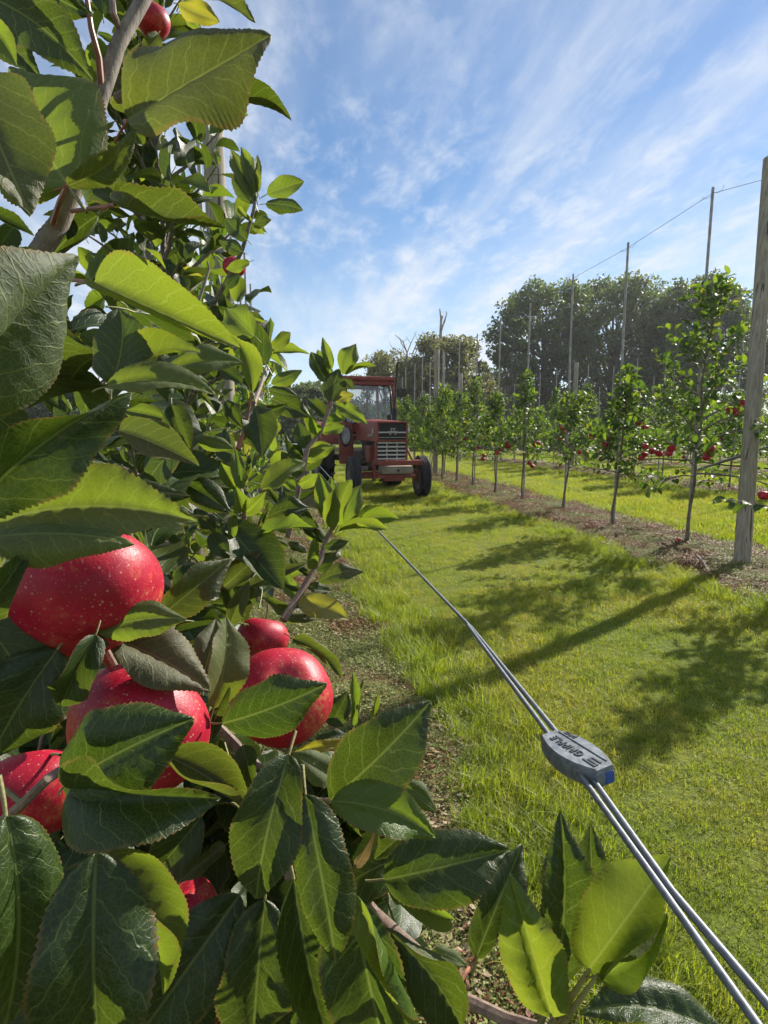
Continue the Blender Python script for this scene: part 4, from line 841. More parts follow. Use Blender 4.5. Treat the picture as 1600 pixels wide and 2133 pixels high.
# bumper frame, tank and lower plates
part('bumper', MB().box((.07, -.74, .585), (.70, .05, .075), .01).box((.40, -.53, .585), (.045, .40, .07), .01).box((-.26, -.56, .585), (.04, .34, .07), .01).tube([(.40, -.36, .58), (.31, -.30, .80), (.27, -.28, .88)], .02, 8).box((-.26, -.40, .44), (.045, .09, .30), .01), M_RED)
tk = MB().box((.03, -.62, .475), (.52, .22, .13), .045); tko = part('front_tank', tk, M_CREAM, smooth=True)
part('tank_plug', MB().lathe([(0, .02), (.018, .02), (.02, 0)], 12, 'Y', (.03, -.73, .47)), M_BLACK)
part('lower_plate', MB().box((.02, -.66, .375), (.62, .03, .055), .006).box((.0, -.60, .325), (.34, .10, .05), .008).box((-.22, -.3, .38), (.04, .7, .06), .006).box((.22, -.3, .38), (.04, .7, .06), .006), M_RED)
part('step_rail', MB().box((-.42, -.10, .47), (.28, .05, .07), .012), M_CREAM)
for x in (-.15, 0, .15): part('bolt', MB().lathe([(0, .008), (.012, .008), (.012, 0)], 8, 'Y', (x, -.675, .375)), M_BLACK)
# cab
cx0, cx1, cyf, cyr = -.53, .49, .78, 1.95
def bar(a, b, w, d): 
    a, b = Vector(a), Vector(b); t = (b - a); L = t.length; q = t.to_track_quat('Z', 'Y').to_matrix(); return MB().box((a + b) / 2, (w, d, L), .008, 0, q)
part('cab_pillar', bar((cx0, cyf, 1.0), (cx0 + .05, cyf + .10, 1.92), .05, .05), M_RED); part('cab_pillar', bar((cx1, cyf, 1.0), (cx1 - .05, cyf + .10, 1.92), .05, .05), M_RED)
part('cab_pillar', bar((cx0, cyr, .95), (cx0 + .04, cyr, 1.92), .05, .05), M_RED); part('cab_pillar', bar((cx1, cyr, .95), (cx1 - .04, cyr, 1.92), .05, .05), M_RED)
part('roof', MB().box((-.01, (cyf + cyr) / 2 + .03, 1.975), (.98, 1.26, .07), .02), M_RED)
part('roof_beam', MB().box((-.01, cyf + .06, 1.915), (.95, .05, .10), .012), M_RED)
for x in (-.2, -.14, .36): part('bolt', MB().lathe([(0, .01), (.011, .01), (.012, 0)], 8, 'Y', (x, cyf + .034, 1.925)), M_BLACK)
part('rear_beam', MB().box((-.01, cyr, 1.90), (.93, .04, .06), .01).box((-.01, cyr, 1.12), (.95, .04, .10), .01), M_RED)
ws = MB(); y0, y1 = cyf + .012, cyf + .085; ws.add([(-.44, y0, 1.20), (.40, y0, 1.20), (.38, y1, 1.86), (-.41, y1, 1.86), (-.44, y0 + .005, 1.20), (.40, y0 + .005, 1.20), (.38, y1 + .005, 1.86), (-.41, y1 + .005, 1.86)], [(0, 1, 2, 3), (7, 6, 5, 4), (0, 4, 5, 1), (1, 5, 6, 2), (2, 6, 7, 3), (3, 7, 4, 0)])
wso = part('windscreen', ws, M_GLASS)
fr = MB()
loop = [(-.44, 1.25), (-.40, 1.20), (-.10, 1.20), (0, 1.27), (.12, 1.27), (.22, 1.20), (.36, 1.20), (.40, 1.26), (.38, 1.80), (.34, 1.86), (-.37, 1.86), (-.41, 1.80)]
fr.tube([(x, cyf + (z - 1.2) / .66 * .075, z) for x, z in loop + [loop[0]]], .014, 6); fr.build('seal', [M_BLACK], wso, smooth=True)
part('dash_panel', MB().box((-.02, cyf + .03, 1.13), (1.0, .04, .15), .01).box((.05, cyf + .02, 1.235), (.32, .03, .08), .02), M_RED)
part('cab_lower_panel', MB().box((-.44, cyf - .01, .86), (.25, .04, .72), .03), M_RED); part('cab_lower_panel', MB().box((.42, cyf, .86), (.24, .04, .62), .03), M_RED)
ov = MB().lathe([(0, .022), (.07, .022), (.082, .012), (.085, 0)], 24, 'Y', (0, 0, 0)); oo = part('quarter_window', ov, M_QW, smooth=True); oo.location = (-.45, cyf - .03, .985); oo.scale = (1.0, 1, 1.85)
ovr = MB().lathe([(.082, .0), (.086, .026), (.094, .026), (.098, 0)], 24, 'Y'); ow = ovr.build('seal', [M_BLACK], oo, smooth=True)
part('side_panel', MB().box((cx0 - .01, (cyf + cyr) / 2 - .25, 1.10), (.03, .60, .32), .01).box((cx1 + .01, (cyf + cyr) / 2 - .25, 1.10), (.03, .60, .32), .01), M_RED)
for sx in (-1, 1):
    pts = []; F = []
    for k in range(9):
        a = R(25 + 130 * k / 8); yy, zz = 1.80 - .66 * math.cos(a), .585 + .66 * math.sin(a)
        pts += [(sx * .50, yy, zz), (sx * .85, yy, zz), (sx * .85, yy, zz - .03), (sx * .50, yy, zz - .03)]
    for k in range(8):
        for j in range(4): F.append((k * 4 + j, k * 4 + (j + 1) % 4, (k + 1) * 4 + (j + 1) % 4, (k + 1) * 4 + j))
    part('mudguard', MB().add(pts, F), M_RED)
    hl = part('headlight', MB().lathe([(0.0, -.05), (.04, -.045), (.058, -.01), (.060, .0), (.060, .012), (.050, .018)], 24, 'Y', (0, 0, 0)), M_BLACK, smooth=True); hl.location = (sx * .53 + (-.05 if sx < 0 else 0.10), cyf - .16, 1.085)
    MB().lathe([(.0, .030), (.03, .027), (.052, .014)], 24, 'Y').build('lens', [M_LAMP], hl, smooth=True)
    part('lamp_bracket', MB().tube([(sx * .58, cyf - .12, 1.085), (sx * .50, cyf - .02, 1.06)], .012, 6), M_BLACK)
# exhaust, mirror, seat, steering wheel, inside
ex = part('exhaust', MB().tube([(.36, .50, 1.22), (.36, .50, 1.45)], [.042, .042], 14).tube([(.36, .50, 1.45), (.375, .50, 1.8), (.40, .50, 2.18), (.42, .48, 2.24)], [.016, .016, .017, .017], 12), M_BLACK, smooth=True)
part('pre_cleaner', MB().lathe([(0, .10), (.035, .10), (.045, .06), (.045, 0), (0, 0)], 16, 'Z', (.30, .62, 1.25)), M_BLACK, smooth=True)
part('mirror_arm', MB().tube([(.45, cyf + .07, 1.78), (.56, cyf - .05, 1.76)], .010, 6), M_BLACK); part('mirror', MB().box((.56, cyf - .06, 1.74), (.17, .05, .15), .03), M_ENG, smooth=True)
part('seat', MB().box((-.02, 1.62, .95), (.46, .42, .10), .04).box((-.02, 1.84, 1.14), (.44, .09, .34), .035), M_SEAT, smooth=True)
st = MB(); st.tube([(.21 * math.cos(a), .21 * math.sin(a) * .85, .21 * math.sin(a) * .5) for a in np.linspace(0, 2 * math.pi, 25)], .014, 8)
for a in (0.5, 2.6, 4.71): st.tube([(0, 0, 0), (.2 * math.cos(a), .2 * math.sin(a) * .85, .2 * math.sin(a) * .5)], .008, 6)
sw = part('steering_wheel', st, M_SEAT, smooth=True); sw.location = (-.02, 1.28, 1.30)
part('steering_column', MB().tube([(-.02, 1.28, 1.30), (-.02, 1.02, 1.05)], .022, 8), M_BLACK)
part('rear_bar', MB().box((.25, cyr, 1.52), (.04, .03, .72), .006).box((-.3, cyr, 1.52), (.04, .03, .72), .006), M_RED)
# pale bin on the ground behind the tractor, seen past the rear wheel
bp = gnd(640, 1001); bn = tag(empty('fruit_bin', (bp.x, bp.y + 1.2, 0), R(4)), 'pale grey fruit bin standing behind the tractor rear wheel', 'bin')
MB().box((0, -.46, .46), (.96, .05, .56), .01).box((0, .46, .46), (.96, .05, .56), .01).box((-.46, 0, .46), (.05, .88, .555), .01).box((.46, 0, .46), (.05, .88, .555), .01).box((0, 0, .17), (.90, .90, .03)).build('bin_wall', [M_BIN], bn)
for x in (-.42, -.2, 0, .2, .42): MB().box((x, -.495, .46), (.05, .03, .54), .008).build('rib', [M_BIN], bn)
for x in (-.40, 0, .40): MB().box((x, 0, .08), (.09, .92, .15), .01).build('skid', [M_WOOD], bn)
MB().box((0, -.49, .75), (1.0, .06, .05), .012).box((0, .49, .75), (1.0, .06, .05), .012).box((-.49, 0, .75), (.06, .92, .049), .012).box((.49, 0, .75), (.06, .92, .049), .012).build('bin_rim', [M_BIN], bn)
# ------------------------------------------------------------------ the near row: trees, post, stakes
rl = random.Random(21)
pl = at(474, 900, 3.1); post('wooden_post', Vector((pl.x, pl.y, 0)), 2.83, 0.055, 'pale wooden post rising behind the near apple leaves at upper left', (-0.02, 0.0))
for i, (px, py) in enumerate(((521, 545), (531, 605), (541, 655), (548, 690))):
    z = (3.05 - CAM_H) * FPX / (900 - py); p = at(px, 900, z); pole((p.x, p.y, 0), 3.05, 'thin grey stake of the near row against blue sky, %s from the pale post' % ORD[i + 1], 'stakes of the near row')
p = at(327, 900, 1.5); pole((p.x, p.y, 0), 3.0, 'grey stake half hidden in the leaves of the second near tree', 'stakes of the near row', rad=0.0125)
for i in range(9):
    z = 2.75 + i * 1.02; p = at(600, 900, z); loc = Vector((ROWX['left'] - 0.06, z / math.cos(YAW) - 0.0, 0)); root, _ = place_tree('apple_tree', loc, None, 'apple tree further along the near row, mostly hidden behind the nearest leaves', 'further trees of the near row', rot=rl.uniform(0, 6.28), share=VAR[i % 6]); root.scale = (0.62, 0.62, 1.0)
    if i > 0: pole((ROWX['left'] - .12, loc.y + 0.1, 0), 2.9, 'thin stake further along the near row, mostly hidden', 'hidden stakes of the near row')

# ------------------------------------------------------------------ leaves close to the lens: each measured one by one
def hero(root, bx, by, tx, ty, z, dz=0.0, hw=0.30, roll=0, fold=25, bend=0.0, curl=0.4, m='m', flip=0, wave=0.02, ecurl=0.0, pet=0.17, serr=0.055, tw=0.0, lod=0, _c=[0]):
    _c[0] += 1; B, T = at(bx, by, z), at(tx, ty, z + dz); a = T - B; L = a.length; y = a.normalized(); v = (CC - (B + T) / 2); n0 = (v - y * v.dot(y)).normalized(); x0 = y.cross(n0); r_ = R(roll); n = n0 * math.cos(r_) + x0 * math.sin(r_)
    nu = max(18, min(76, int(L * FPX / z / 4.6))); rh = random.Random(_c[0]); ecurl = ecurl or rh.uniform(-0.9, 0.7); tw = tw or rh.uniform(-0.45, 0.45); wave = wave * rh.uniform(0.8, 2.6); bend = bend + rh.uniform(-.03, .03)
    geo = leaf_geo(nu if nu % 2 == 0 else nu + 1, 9 if nu > 26 else 7, hw * rh.uniform(0.74, 0.86), R(fold * rh.uniform(1.2, 1.7)), curl * rh.uniform(1.2, 2.2), bend, wave, serr * rh.uniform(.6, 1.1), 1000 + _c[0], ecurl, blister=rh.uniform(.008, .018), pet=pet, petr=0.010, tw=tw)
    mat = {'m': M_LEAF, 'y': M_YOUNG, 'o': M_OLIVE, 'l': M_YELLOW, 'd': M_DRY}[m]
    o = link('leaf', leaf_mesh('leaf', geo, [mat, M_PETIR if m in 'od' else M_PETI], 0.0, bool(flip)), root); M = leaf_matrix(B, y, n, L); o.matrix_basis = root.matrix_world.inverted() @ M
    return o
bA = at(-250, 900, 0.42); TA = tag(empty('apple_tree', (bA.x, bA.y, 0)), 'nearest apple tree, its big leaves and red fruit filling the left side', 'apple tree')
TA.matrix_world = Matrix.Translation((bA.x, bA.y, 0))
lA = lambda p: p - Vector((bA.x, bA.y, 0))
H = lambda *a, **k: hero(TA, *a, **k)
# wood of the nearest tree
MB().tube([Vector((0, 0, 0)), Vector((0.0, 0.01, 0.35)), lA(at(-210, 1150, .44)), lA(at(-100, 760, .44)), lA(at(0, 622, .44)), lA(at(62, 556, .44)), lA(at(124, 464, .44)), lA(at(165, 371, .44)), lA(at(206, 214, .44)), lA(at(250, 85, .45)), lA(at(310, -20, .46)), lA(at(350, -140, .47))], [.022, .020, .017, .012, .0088, .0082, .0070, .0062, .0060, .0056, .0052, .004], 12).build('trunk', [M_BARK], TA, smooth=True)
def stem(pts, r0, r1, mat=None, name='branch', root=None):
    root = root or TA; off = root.matrix_world.translation; n = len(pts); return MB().tube([at(*p) - off for p in pts], [r0 + (r1 - r0) * i / (n - 1) for i in range(n)], 8).build(name, [mat or M_SHOOT], root, smooth=True)
stem([(212, 190, .44), (206, 120, .43), (190, 60, .42), (180, -10, .42)], .0026, .0017, M_PETIR)
stem([(255, 70, .45), (236, 30, .44), (233, -20, .44)], .0030, .0022)
stem([(0, 665, .42), (28, 630, .40), (40, 600, .38), (30, 555, .37)], .0022, .0016, M_PETIR)
stem([(110, 465, .43), (124, 420, .40), (140, 385, .31)], .0022, .0014, M_PETIR)
stem([(150, 440, .43), (190, 434, .40), (240, 426, .335)], .0016, .0011, M_PETIR)
stem([(66, 575, .43), (130, 580, .40), (198, 590, .335)], .0018, .0010, M_PETIR)
stem([(245, 205, .44), (280, 185, .43), (295, 150, .42)], .004, .003)
stem([(260, 252, .44), (268, 252, .33)], .0014, .001, M_PETIR)
stem([(-60, 1760, .34), (0, 1715, .33), (50, 1672, .31), (100, 1622, .30), (150, 1590, .31), (230, 1560, .37)], .0030, .0022)
stem([(45, 1672, .31), (10, 1645, .32), (-40, 1622, .33)], .0016, .0012, M_PETI)
stem([(-40, 1480, .50), (120, 1420, .46), (240, 1400, .42), (205, 1335, .34), (170, 1310, .34)], .006, .0025)
stem([(240, 1400, .44), (350, 1470, .46), (460, 1520, .46), (560, 1620, .45), (610, 1700, .40), (612, 1780, .36), (600, 1830, .36)], .005, .0026)
stem([(560, 1640, .45), (640, 1668, .40), (690, 1668, .34)], .003, .0018)
stem([(610, 1700, .40), (780, 1900, .42), (900, 2010, .38), (955, 2075, .36), (1060, 2125, .34), (1180, 2160, .30)], .0045, .0035, M_SHOOT)
stem([(945, 2070, .36), (968, 2030, .37), (992, 1995, .40)], .0018, .0012, M_PETIR)
stem([(1140, 2150, .29), (1185, 2085, .27), (1228, 2020, .262)], .0022, .0009, M_PETI); stem([(1155, 2160, .28), (1205, 2085, .265), (1246, 2030, .258)], .0017, .0008, M_PETI)
stem([(1110, 2180, .30), (1140, 2090, .29), (1150, 2040, .29)], .002, .0014, M_PETI)
# --- upper left
H(268, 252, 566, 76, .33, -.01, .42, -38, 30, .07, .35, 'o', 1)
H(440, 192, 607, 252, .37, .01, .36, -18, 22, -.04, .3, 'm')
H(142, 385, 20, 142, .39, .02, .56, -22, 7, -.03, .3, 'y', 1)
H(140, 385, 284, 268, .305, .0, .22, 20, 30, .08, .3, 'o')
H(-70, 150, 62, 452, .22, .0, .40, -15, 15, -.02, .3, 'o', 1)
H(-60, 430, 72, 492, .24, .01, .30, -20, 20, 0, .4, 'm')
H(-40, -12, 194, 168, .40, .02, .33, -15, 25, -.05, .3, 'm', 1)
H(50, -60, 196, 34, .42, .0, .34, 20, 25, 0, .4, 'm')
H(-50, 20, 84, 162, .46, .0, .34, -10, 25, -.03, .3, 'm')
H(-40, 40, 36, 138, .36, .0, .30, -15, 25, -.03, .3, 'y', 1)
H(157, 112, 206, 196, .43, .0, .26, 30, 30, 0, .3, 'm')
H(372, -40, 532, 48, .30, .0, .38, -40, 30, .05, .4, 'o')
H(372, 8, 458, 46, .40, .0, .34, -20, 20, 0, .3, 'l')
H(385, 25, 420, 62, .44, .0, .34, 0, 20, 0, .3, 'y')
H(206, 70, 248, 86, .46, .0, .3, 0, 20, 0, .3, 'm'); H(215, 30, 205, -50, .46, .0, .35, 10, 20, 0, .3, 'm')
H(330, 70, 300, 120, .47, 0, .4, 0, 20, 0, .3, 'o')
H(230, 215, 292, 205, .46, .0, .4, 30, 30, 0, .8, 'o'); H(268, 250, 296, 300, .45, .02, .4, 0, 30, 0, .8, 'o', 1)
H(240, 426, 468, 475, .34, .0, .36, -42, 28, .11, .35, 'o', 1)
H(270, 425, 215, 378, .40, .03, .45, 0, 35, 0, .9, 'm')
H(205, 448, 88, 562, .46, .02, .42, 10, 20, 0, .35, 'm')
H(-30, 550, 112, 543, .30, .0, .20, -30, 20, -.03, .3, 'y', 1)
H(30, 470, -20, 560, .42, .0, .4, 0, 20, 0, .3, 'm'); H(150, 455, 140, 500, .45, 0, .35, 0, 20, 0, .3, 'm')
H(198, 589, 502, 726, .335, .0, .38, -40, 26, .07, .35, 'y', 1)
H(60, 590, 120, 640, .43, 0, .35, 0, 20, 0, .3, 'y')
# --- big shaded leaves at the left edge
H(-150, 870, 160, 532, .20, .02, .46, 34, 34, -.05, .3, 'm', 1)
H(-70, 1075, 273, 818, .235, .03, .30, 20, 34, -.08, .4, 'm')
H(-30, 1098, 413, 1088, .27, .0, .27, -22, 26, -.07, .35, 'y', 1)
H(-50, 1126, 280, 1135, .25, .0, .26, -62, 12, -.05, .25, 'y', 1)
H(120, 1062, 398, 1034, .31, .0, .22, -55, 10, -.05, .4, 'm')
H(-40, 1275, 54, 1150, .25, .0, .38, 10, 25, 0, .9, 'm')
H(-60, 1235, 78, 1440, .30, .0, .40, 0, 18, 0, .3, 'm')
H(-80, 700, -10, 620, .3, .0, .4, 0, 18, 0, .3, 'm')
# --- middle, an arm's length away
H(232, 802, 248, 642, .40, .02, .36, -8, 20, .05, .4, 'm', 1)
H(270, 748, 308, 682, .43, .02, .32, 5, 20, 0, .4, 'y', 1)
H(234, 782, 420, 734, .42, .0, .34, -42, 25, -.03, .4, 'y', 1)
H(345, 775, 506, 756, .45, .0, .34, -48, 22, -.03, .4, 'y', 1)
H(222, 806, 452, 826, .38, .0, .26, -40, 20, -.05, .4, 'y', 1)
H(262, 856, 362, 878, .45, .0, .26, -30, 20, 0, .4, 'y', 1)
H(248, 898, 416, 971, .37, .0, .32, -38, 25, .06, .4, 'o', 1)
H(358, 842, 396, 936, .43, .0, .38, 22, 34, 0, .5, 'm')
H(532, 846, 546, 952, .58, -.02, .42, 0, 24, 0, .5, 'm')
H(500, 842, 575, 872, .62, .0, .3, 0, 24, 0, .6, 'm')
H(526, 818, 482, 698, .56, .0, .36, 10, 22, .06, .3, 'y', 1)
H(530, 700, 470, 640, .60, .02, .4, 0, 20, 0, .3, 'y', 1)
H(555, 760, 500, 665, .62, .02, .36, 0, 20, 0, .3, 'm', 1)
H(410, 912, 488, 935, .50, .0, .3, -30, 20, 0, .3, 'y', 1)
H(505, 800, 450, 762, .52, .0, .34, 20, 25, 0, .4, 'm'); H(470, 835, 505, 890, .55, 0, .34, 0, 25, 0, .4, 'm')
H(560, 722, 563, 660, .78, .0, .25, 0, 20, 0, .2, 'y', 1); H(566, 724, 605, 692, .76, .0, .42, 10, 20, 0, .2, 'y', 1); H(568, 738, 646, 738, .78, .0, .28, -35, 20, -.06, .3, 'y', 1)
H(565, 800, 630, 772, .80, .0, .32, -30, 20, 0, .3, 'y', 1); H(552, 800, 570, 755, .74, .0, .4, 10, 25, 0, .7, 'y'); H(560, 812, 622, 826, .80, .0, .3, 0, 20, 0, .3, 'm', 1)
H(540, 860, 600, 842, .80, .0, .34, 10, 20, 0, .6, 'm'); H(565, 830, 648, 870, .86, .0, .3, 10, 20, 0, .3, 'm')
stem([(515, 905, .60), (530, 840, .60), (545, 800, .70), (562, 740, .78)], .003, .0014, M_SHOOT)
stem([(495, 935, .55), (512, 890, .56), (524, 818, .56)], .0022, .0012, M_PETIR)
# upright bright shoot
H(498, 1022, 488, 930, .56, .0, .22, 20, 35, 0, .1, 'y', 1); H(494, 1022, 460, 962, .57, .0, .34, -10, 30, 0, .3, 'y'); H(506, 1022, 524, 965, .57, .0, .3, 10, 30, 0, .2, 'y')
H(506, 1066, 490, 1012, .55, -.02, .50, 0, 30, 0, .3, 'y', 1); H(512, 1068, 556, 1022, .55, -.02, .34, 0, 30, 0, .3, 'y', 1)
stem([(498, 1145, .57), (505, 1100, .56), (512, 1060, .55), (502, 1020, .56)], .0034, .0020, M_SHOOT)
H(545, 1020, 636, 964, .58, .02, .30, -30, 25, -.03, .3, 'y', 1); H(380, 1004, 482, 1068, .50, .0, .34, -10, 26, 0, .5, 'm'); H(556, 1078, 645, 1058, .60, .0, .36, -15, 25, -.05, .5, 'm'); H(541, 1118, 656, 1100, .55, -.02, .30, -40, 20, -.05, .3, 'y', 1)
H(482, 1122, 480, 1072, .54, .0, .44, 0, 20, 0, .3, 'y', 1); H(540, 1100, 560, 1045, .60, .0, .30, 0, 30, 0, .5, 'o'); H(440, 1110, 478, 1165, .52, .0, .38, 0, 25, 0, .4, 'm'); H(405, 1060, 450, 1110, .55, 0, .36, 0, 25, 0, .4, 'm')
H(620, 1095, 588, 1010, .62, .02, .26, 0, 25, 0, .4, 'm'); H(600, 1065, 560, 1018, .66, .02, .3, 0, 25, 0, .4, 'm'); H(660, 1100, 618, 1080, .66, 0, .34, 0, 25, 0, .4, 'm')
# --- around the fruit
H(332, 1286, 480, 1164, .38, .02, .30, 22, 26, -.02, .4, 'o')
H(466, 1222, 546, 1150, .54, .0, .42, -10, 18, 0, .4, 'o', 1); H(518, 1222, 640, 1172, .56, .02, .22, -15, 15, -.03, .3, 'o', 1)
H(204, 1316, 390, 1290, .31, .0, .26, -20, 22, -.03, .35, 'y', 1)
H(212, 1326, 438, 1442, .35, .0, .34, -30, 28, -.04, .4, 'o', 1)
H(445, 1475, 470, 1284, .385, .02, .34, 26, 26, .04, .3, 'y', 1)
H(420, 1420, 450, 1290, .42, .03, .3, -10, 26, 0, .3, 'o', 1); H(480, 1300, 520, 1210, .52, 0, .3, 0, 25, 0, .5, 'o'); H(505, 1290, 470, 1200, .55, 0, .3, 0, 25, 0, .4, 'm')
H(464, 1506, 682, 1424, .345, -.01, .32, 20, 16, -.03, .35, 'm')
H(452, 1490, 478, 1430, .37, 0, .34, 10, 25, 0, .4, 'm'); H(440, 1540, 452, 1465, .40, 0, .3, 0, 25, 0, .3, 'm')
H(200, 1322, 128, 1470, .29, .0, .38, -12, 34, .04, .5, 'm')
H(120, 1352, -20, 1582, .30, .0, .40, 12, 22, .03, .4, 'm')
H(205, 1330, 195, 1260, .33, .04, .3, 0, 30, 0, .5, 'm')
H(135, 1638, 405, 1497, .265, -.01, .36, -16, 24, .02, .4, 'm')
H(150, 1642, 460, 1662, .255, -.01, .42, 30, 36, -.05, .4, 'm')
H(332, 1570, 525, 1702, .30, .0, .40, -20, 26, -.02, .5, 'o')
H(602, 1572, 536, 1870, .29, -.01, .36, 6, 18, .02, .5, 'm')
H(505, 1552, 530, 1640, .33, .0, .42, 0, 25, 0, .4, 'm')
H(688, 1666, 898, 1460, .33, .0, .32, 14, 18, .02, .35, 'm')
H(710, 1632, 612, 1568, .36, .0, .34, 25, 22, -.04, .4, 'y', 1); H(614, 1566, 754, 1548, .40, .0, .12, 0, 15, 0, .3, 'l')
H(690, 1670, 908, 1746, .31, .0, .28, -18, 24, -.04, .4, 'y')
H(636, 1655, 700, 2005, .28, -.01, .24, 10, 20, -.04, .4, 'm')
H(742, 1800, 792, 1704, .33, .0, .22, 0, 40, 0, 1.0, 'd'); H(585, 1745, 606, 1695, .37, 0, .25, 0, 40, 0, 1.0, 'd')
H(735, 1512, 735, 1395, .52, .0, .26, 8, 25, 0, .2, 'y', 1); H(740, 1490, 758, 1412, .55, .0, .26, 8, 25, 0, .2, 'y', 1); H(748, 1542, 792, 1430, .52, .0, .18, 10, 30, 0, .2, 'y'); H(760, 1545, 830, 1490, .52, .0, .24, 10, 30, 0, .2, 'y')
H(690, 1510, 725, 1440, .56, .0, .40, 0, 20, 0, .4, 'm'); H(660, 1540, 730, 1530, .48, .0, .3, -20, 20, 0, .4, 'm'); H(680, 1500, 716, 1512, .5, 0, .3, 0, 20, 0, .4, 'm')
stem([(728, 1570, .52), (733, 1540, .52), (736, 1510, .52)], .0014, .001, M_PETI); stem([(735, 1590, .52), (748, 1540, .52)], .0014, .001, M_PETI)
H(610, 1330, 712, 1412, .50, .0, .28, -10, 20, -.06, .4, 'o'); H(655, 1345, 678, 1385, .55, 0, .25, 0, 30, 0, .8, 'd')
# --- right-hand shoots
stem([(590, 1292, .80), (632, 1225, .84), (668, 1165, .86), (680, 1120, .88), (700, 1090, .88)], .0055, .003, M_SHOOT)
H(620, 1254, 728, 1292, .82, .0, .28, -12, 18, -.06, .4, 'l', 1); H(590, 1290, 660, 1290, .84, .0, .24, -20, 18, 0, .4, 'o', 1); H(664, 1212, 758, 1192, .86, .0, .26, -25, 20, -.03, .5, 'o', 1)
H(650, 1185, 655, 1120, .84, .0, .46, 5, 18, 0, .4, 'y', 1); H(700, 1092, 733, 998, .88, -.02, .46, 0, 20, -.02, .3, 'y', 1); H(706, 1095, 752, 1010, .92, .0, .36, 0, 20, 0, .3, 'y', 1)
H(752, 1084, 832, 1082, .90, .0, .34, -20, 22, -.06, .3, 'y'); H(704, 1108, 812, 1104, .86, .0, .26, -42, 20, -.05, .3, 'y', 1); H(738, 1082, 790, 1052, .93, 0, .34, 0, 20, 0, .4, 'm')
H(682, 1084, 664, 984, .92, .0, .26, 10, 34, 0, .2, 'y'); H(676, 1080, 690, 992, .94, .0, .30, 10, 34, 0, .2, 'y'); H(690, 1100, 696, 1020, .87, -.02, .28, -20, 30, 0, .3, 'y', 1)
H(668, 1120, 606, 1040, .90, .0, .28, 0, 22, 0, .4, 'm'); H(672, 1130, 626, 1085, .90, .0, .34, 0, 22, 0, .4, 'm')
stem([(600, 1120, .95), (640, 935, .98), (668, 900, 1.0), (690, 840, 1.0), (697, 800, 1.0)], .005, .0026, M_SHOOT)
for a in [(692, 768, 672, 702, .22, 5, 'y', 1), (714, 780, 742, 716, .42, 0, 'y', 1), (720, 782, 786, 763, .26, -40, 'y', 1), (684, 796, 648, 733, .34, 0, 'm', 1), (688, 838, 706, 768, .42, 0, 'm', 1), (716, 790, 736, 812, .45, 0, 'm', 1), (697, 834, 738, 822, .40, -10, 'l', 1), (698, 842, 766, 884, .26, -20, 'y', 1), (672, 902, 719, 888, .34, -20, 'y', 1), (690, 790, 662, 728, .3, 0, 'y', 1), (640, 935, 620, 880, .4, 0, 'm', 1), (636, 960, 700, 930, .3, 0, 'y', 1), (660, 905, 618, 925, .36, 0, 'y', 1), (702, 850, 716, 872, .4, 0, 'y', 1)]:
    H(a[0], a[1], a[2], a[3], 1.0, 0.0, a[4], a[5], 20, -.03, .35, a[6], a[7])

for a in [(598, 1272, 540, 1240, .36), (606, 1268, 650, 1262, .3), (618, 1248, 580, 1190, .34), (630, 1228, 588, 1215, .34), (636, 1222, 690, 1232, .28), (648, 1200, 606, 1160, .34), (655, 1190, 700, 1160, .32), (664, 1168, 712, 1140, .3), (674, 1140, 726, 1128, .28), (676, 1130, 640, 1090, .34), (604, 1110, 560, 1060, .36), (606, 1100, 652, 1078, .34), (612, 1060, 566, 1010, .36), (615, 1045, 660, 1020, .34), (620, 1020, 576, 985, .36), (622, 1008, 664, 985, .32), (626, 990, 586, 940, .36), (630, 975, 676, 950, .32), (634, 955, 596, 905, .36), (642, 935, 690, 925, .3), (650, 922, 610, 890, .34), (664, 905, 640, 850, .34), (676, 880, 726, 862, .3), (680, 868, 640, 830, .34), (598, 1140, 545, 1120, .36), (600, 1130, 640, 1150, .3)]:
    H(a[0], a[1], a[2], a[3], (.90 if a[1] > 1125 else 1.0) + rl.uniform(-.05, .05), rl.uniform(-.03, .03), a[4], rl.uniform(-30, 30), 22, 0, .35, rl.choice('mmyyo'), rl.randint(0, 1))
# --- low right bright leaves
H(1150, 2112, 1062, 1818, .27, -.01, .26, -14, 34, .03, .3, 'y')
H(1152, 2055, 1166, 1690, .31, .0, .22, 12, 28, 0, .25, 'm'); H(1152, 1868, 1160, 1688, .315, .0, .18, 35, 25, 0, .25, 'y')
H(1236, 1852, 1230, 1714, .33, .0, .26, 10, 25, 0, .3, 'm')
H(1226, 2020, 1398, 1782, .265, .0, .42, -4, 18, .02, .35, 'y'); H(1246, 2030, 1388, 1902, .258, .0, .36, 26, 28, .06, .4, 'y')
H(1520, 2170, 1208, 2112, .27, .0, .22, 25, 20, .06, .4, 'm')
H(800, 1832, 1062, 1770, .33, .0, .34, 10, 20, -.02, .35, 'm')
H(832, 1852, 936, 1910, .35, .0, .42, 10, 30, 0, 1.3, 'y', 1); H(993, 1995, 1088, 1758, .40, .03, .26, -14, 26, 0, .4, 'm')
H(836, 1632, 908, 1692, .40, .0, .30, 0, 20, -.05, .4, 'y', 1); H(800, 1690, 870, 1700, .38, 0, .32, 0, 20, 0, .4, 'm')
H(735, 1856, 872, 2132, .285, .0, .24, 32, 30, -.05, .3, 'y', 1); H(800, 1930, 965, 2150, .31, .0, .34, 10, 20, -.04, .4, 'm'); H(900, 1980, 972, 2012, .38, .0, .3, 0, 20, 0, .4, 'y', 1)
H(730, 1870, 800, 2170, .30, .02, .34, 10, 20, 0, .4, 'm'); H(880, 1700, 780, 1790, .40, .0, .3, 10, 20, 0, .4, 'm')
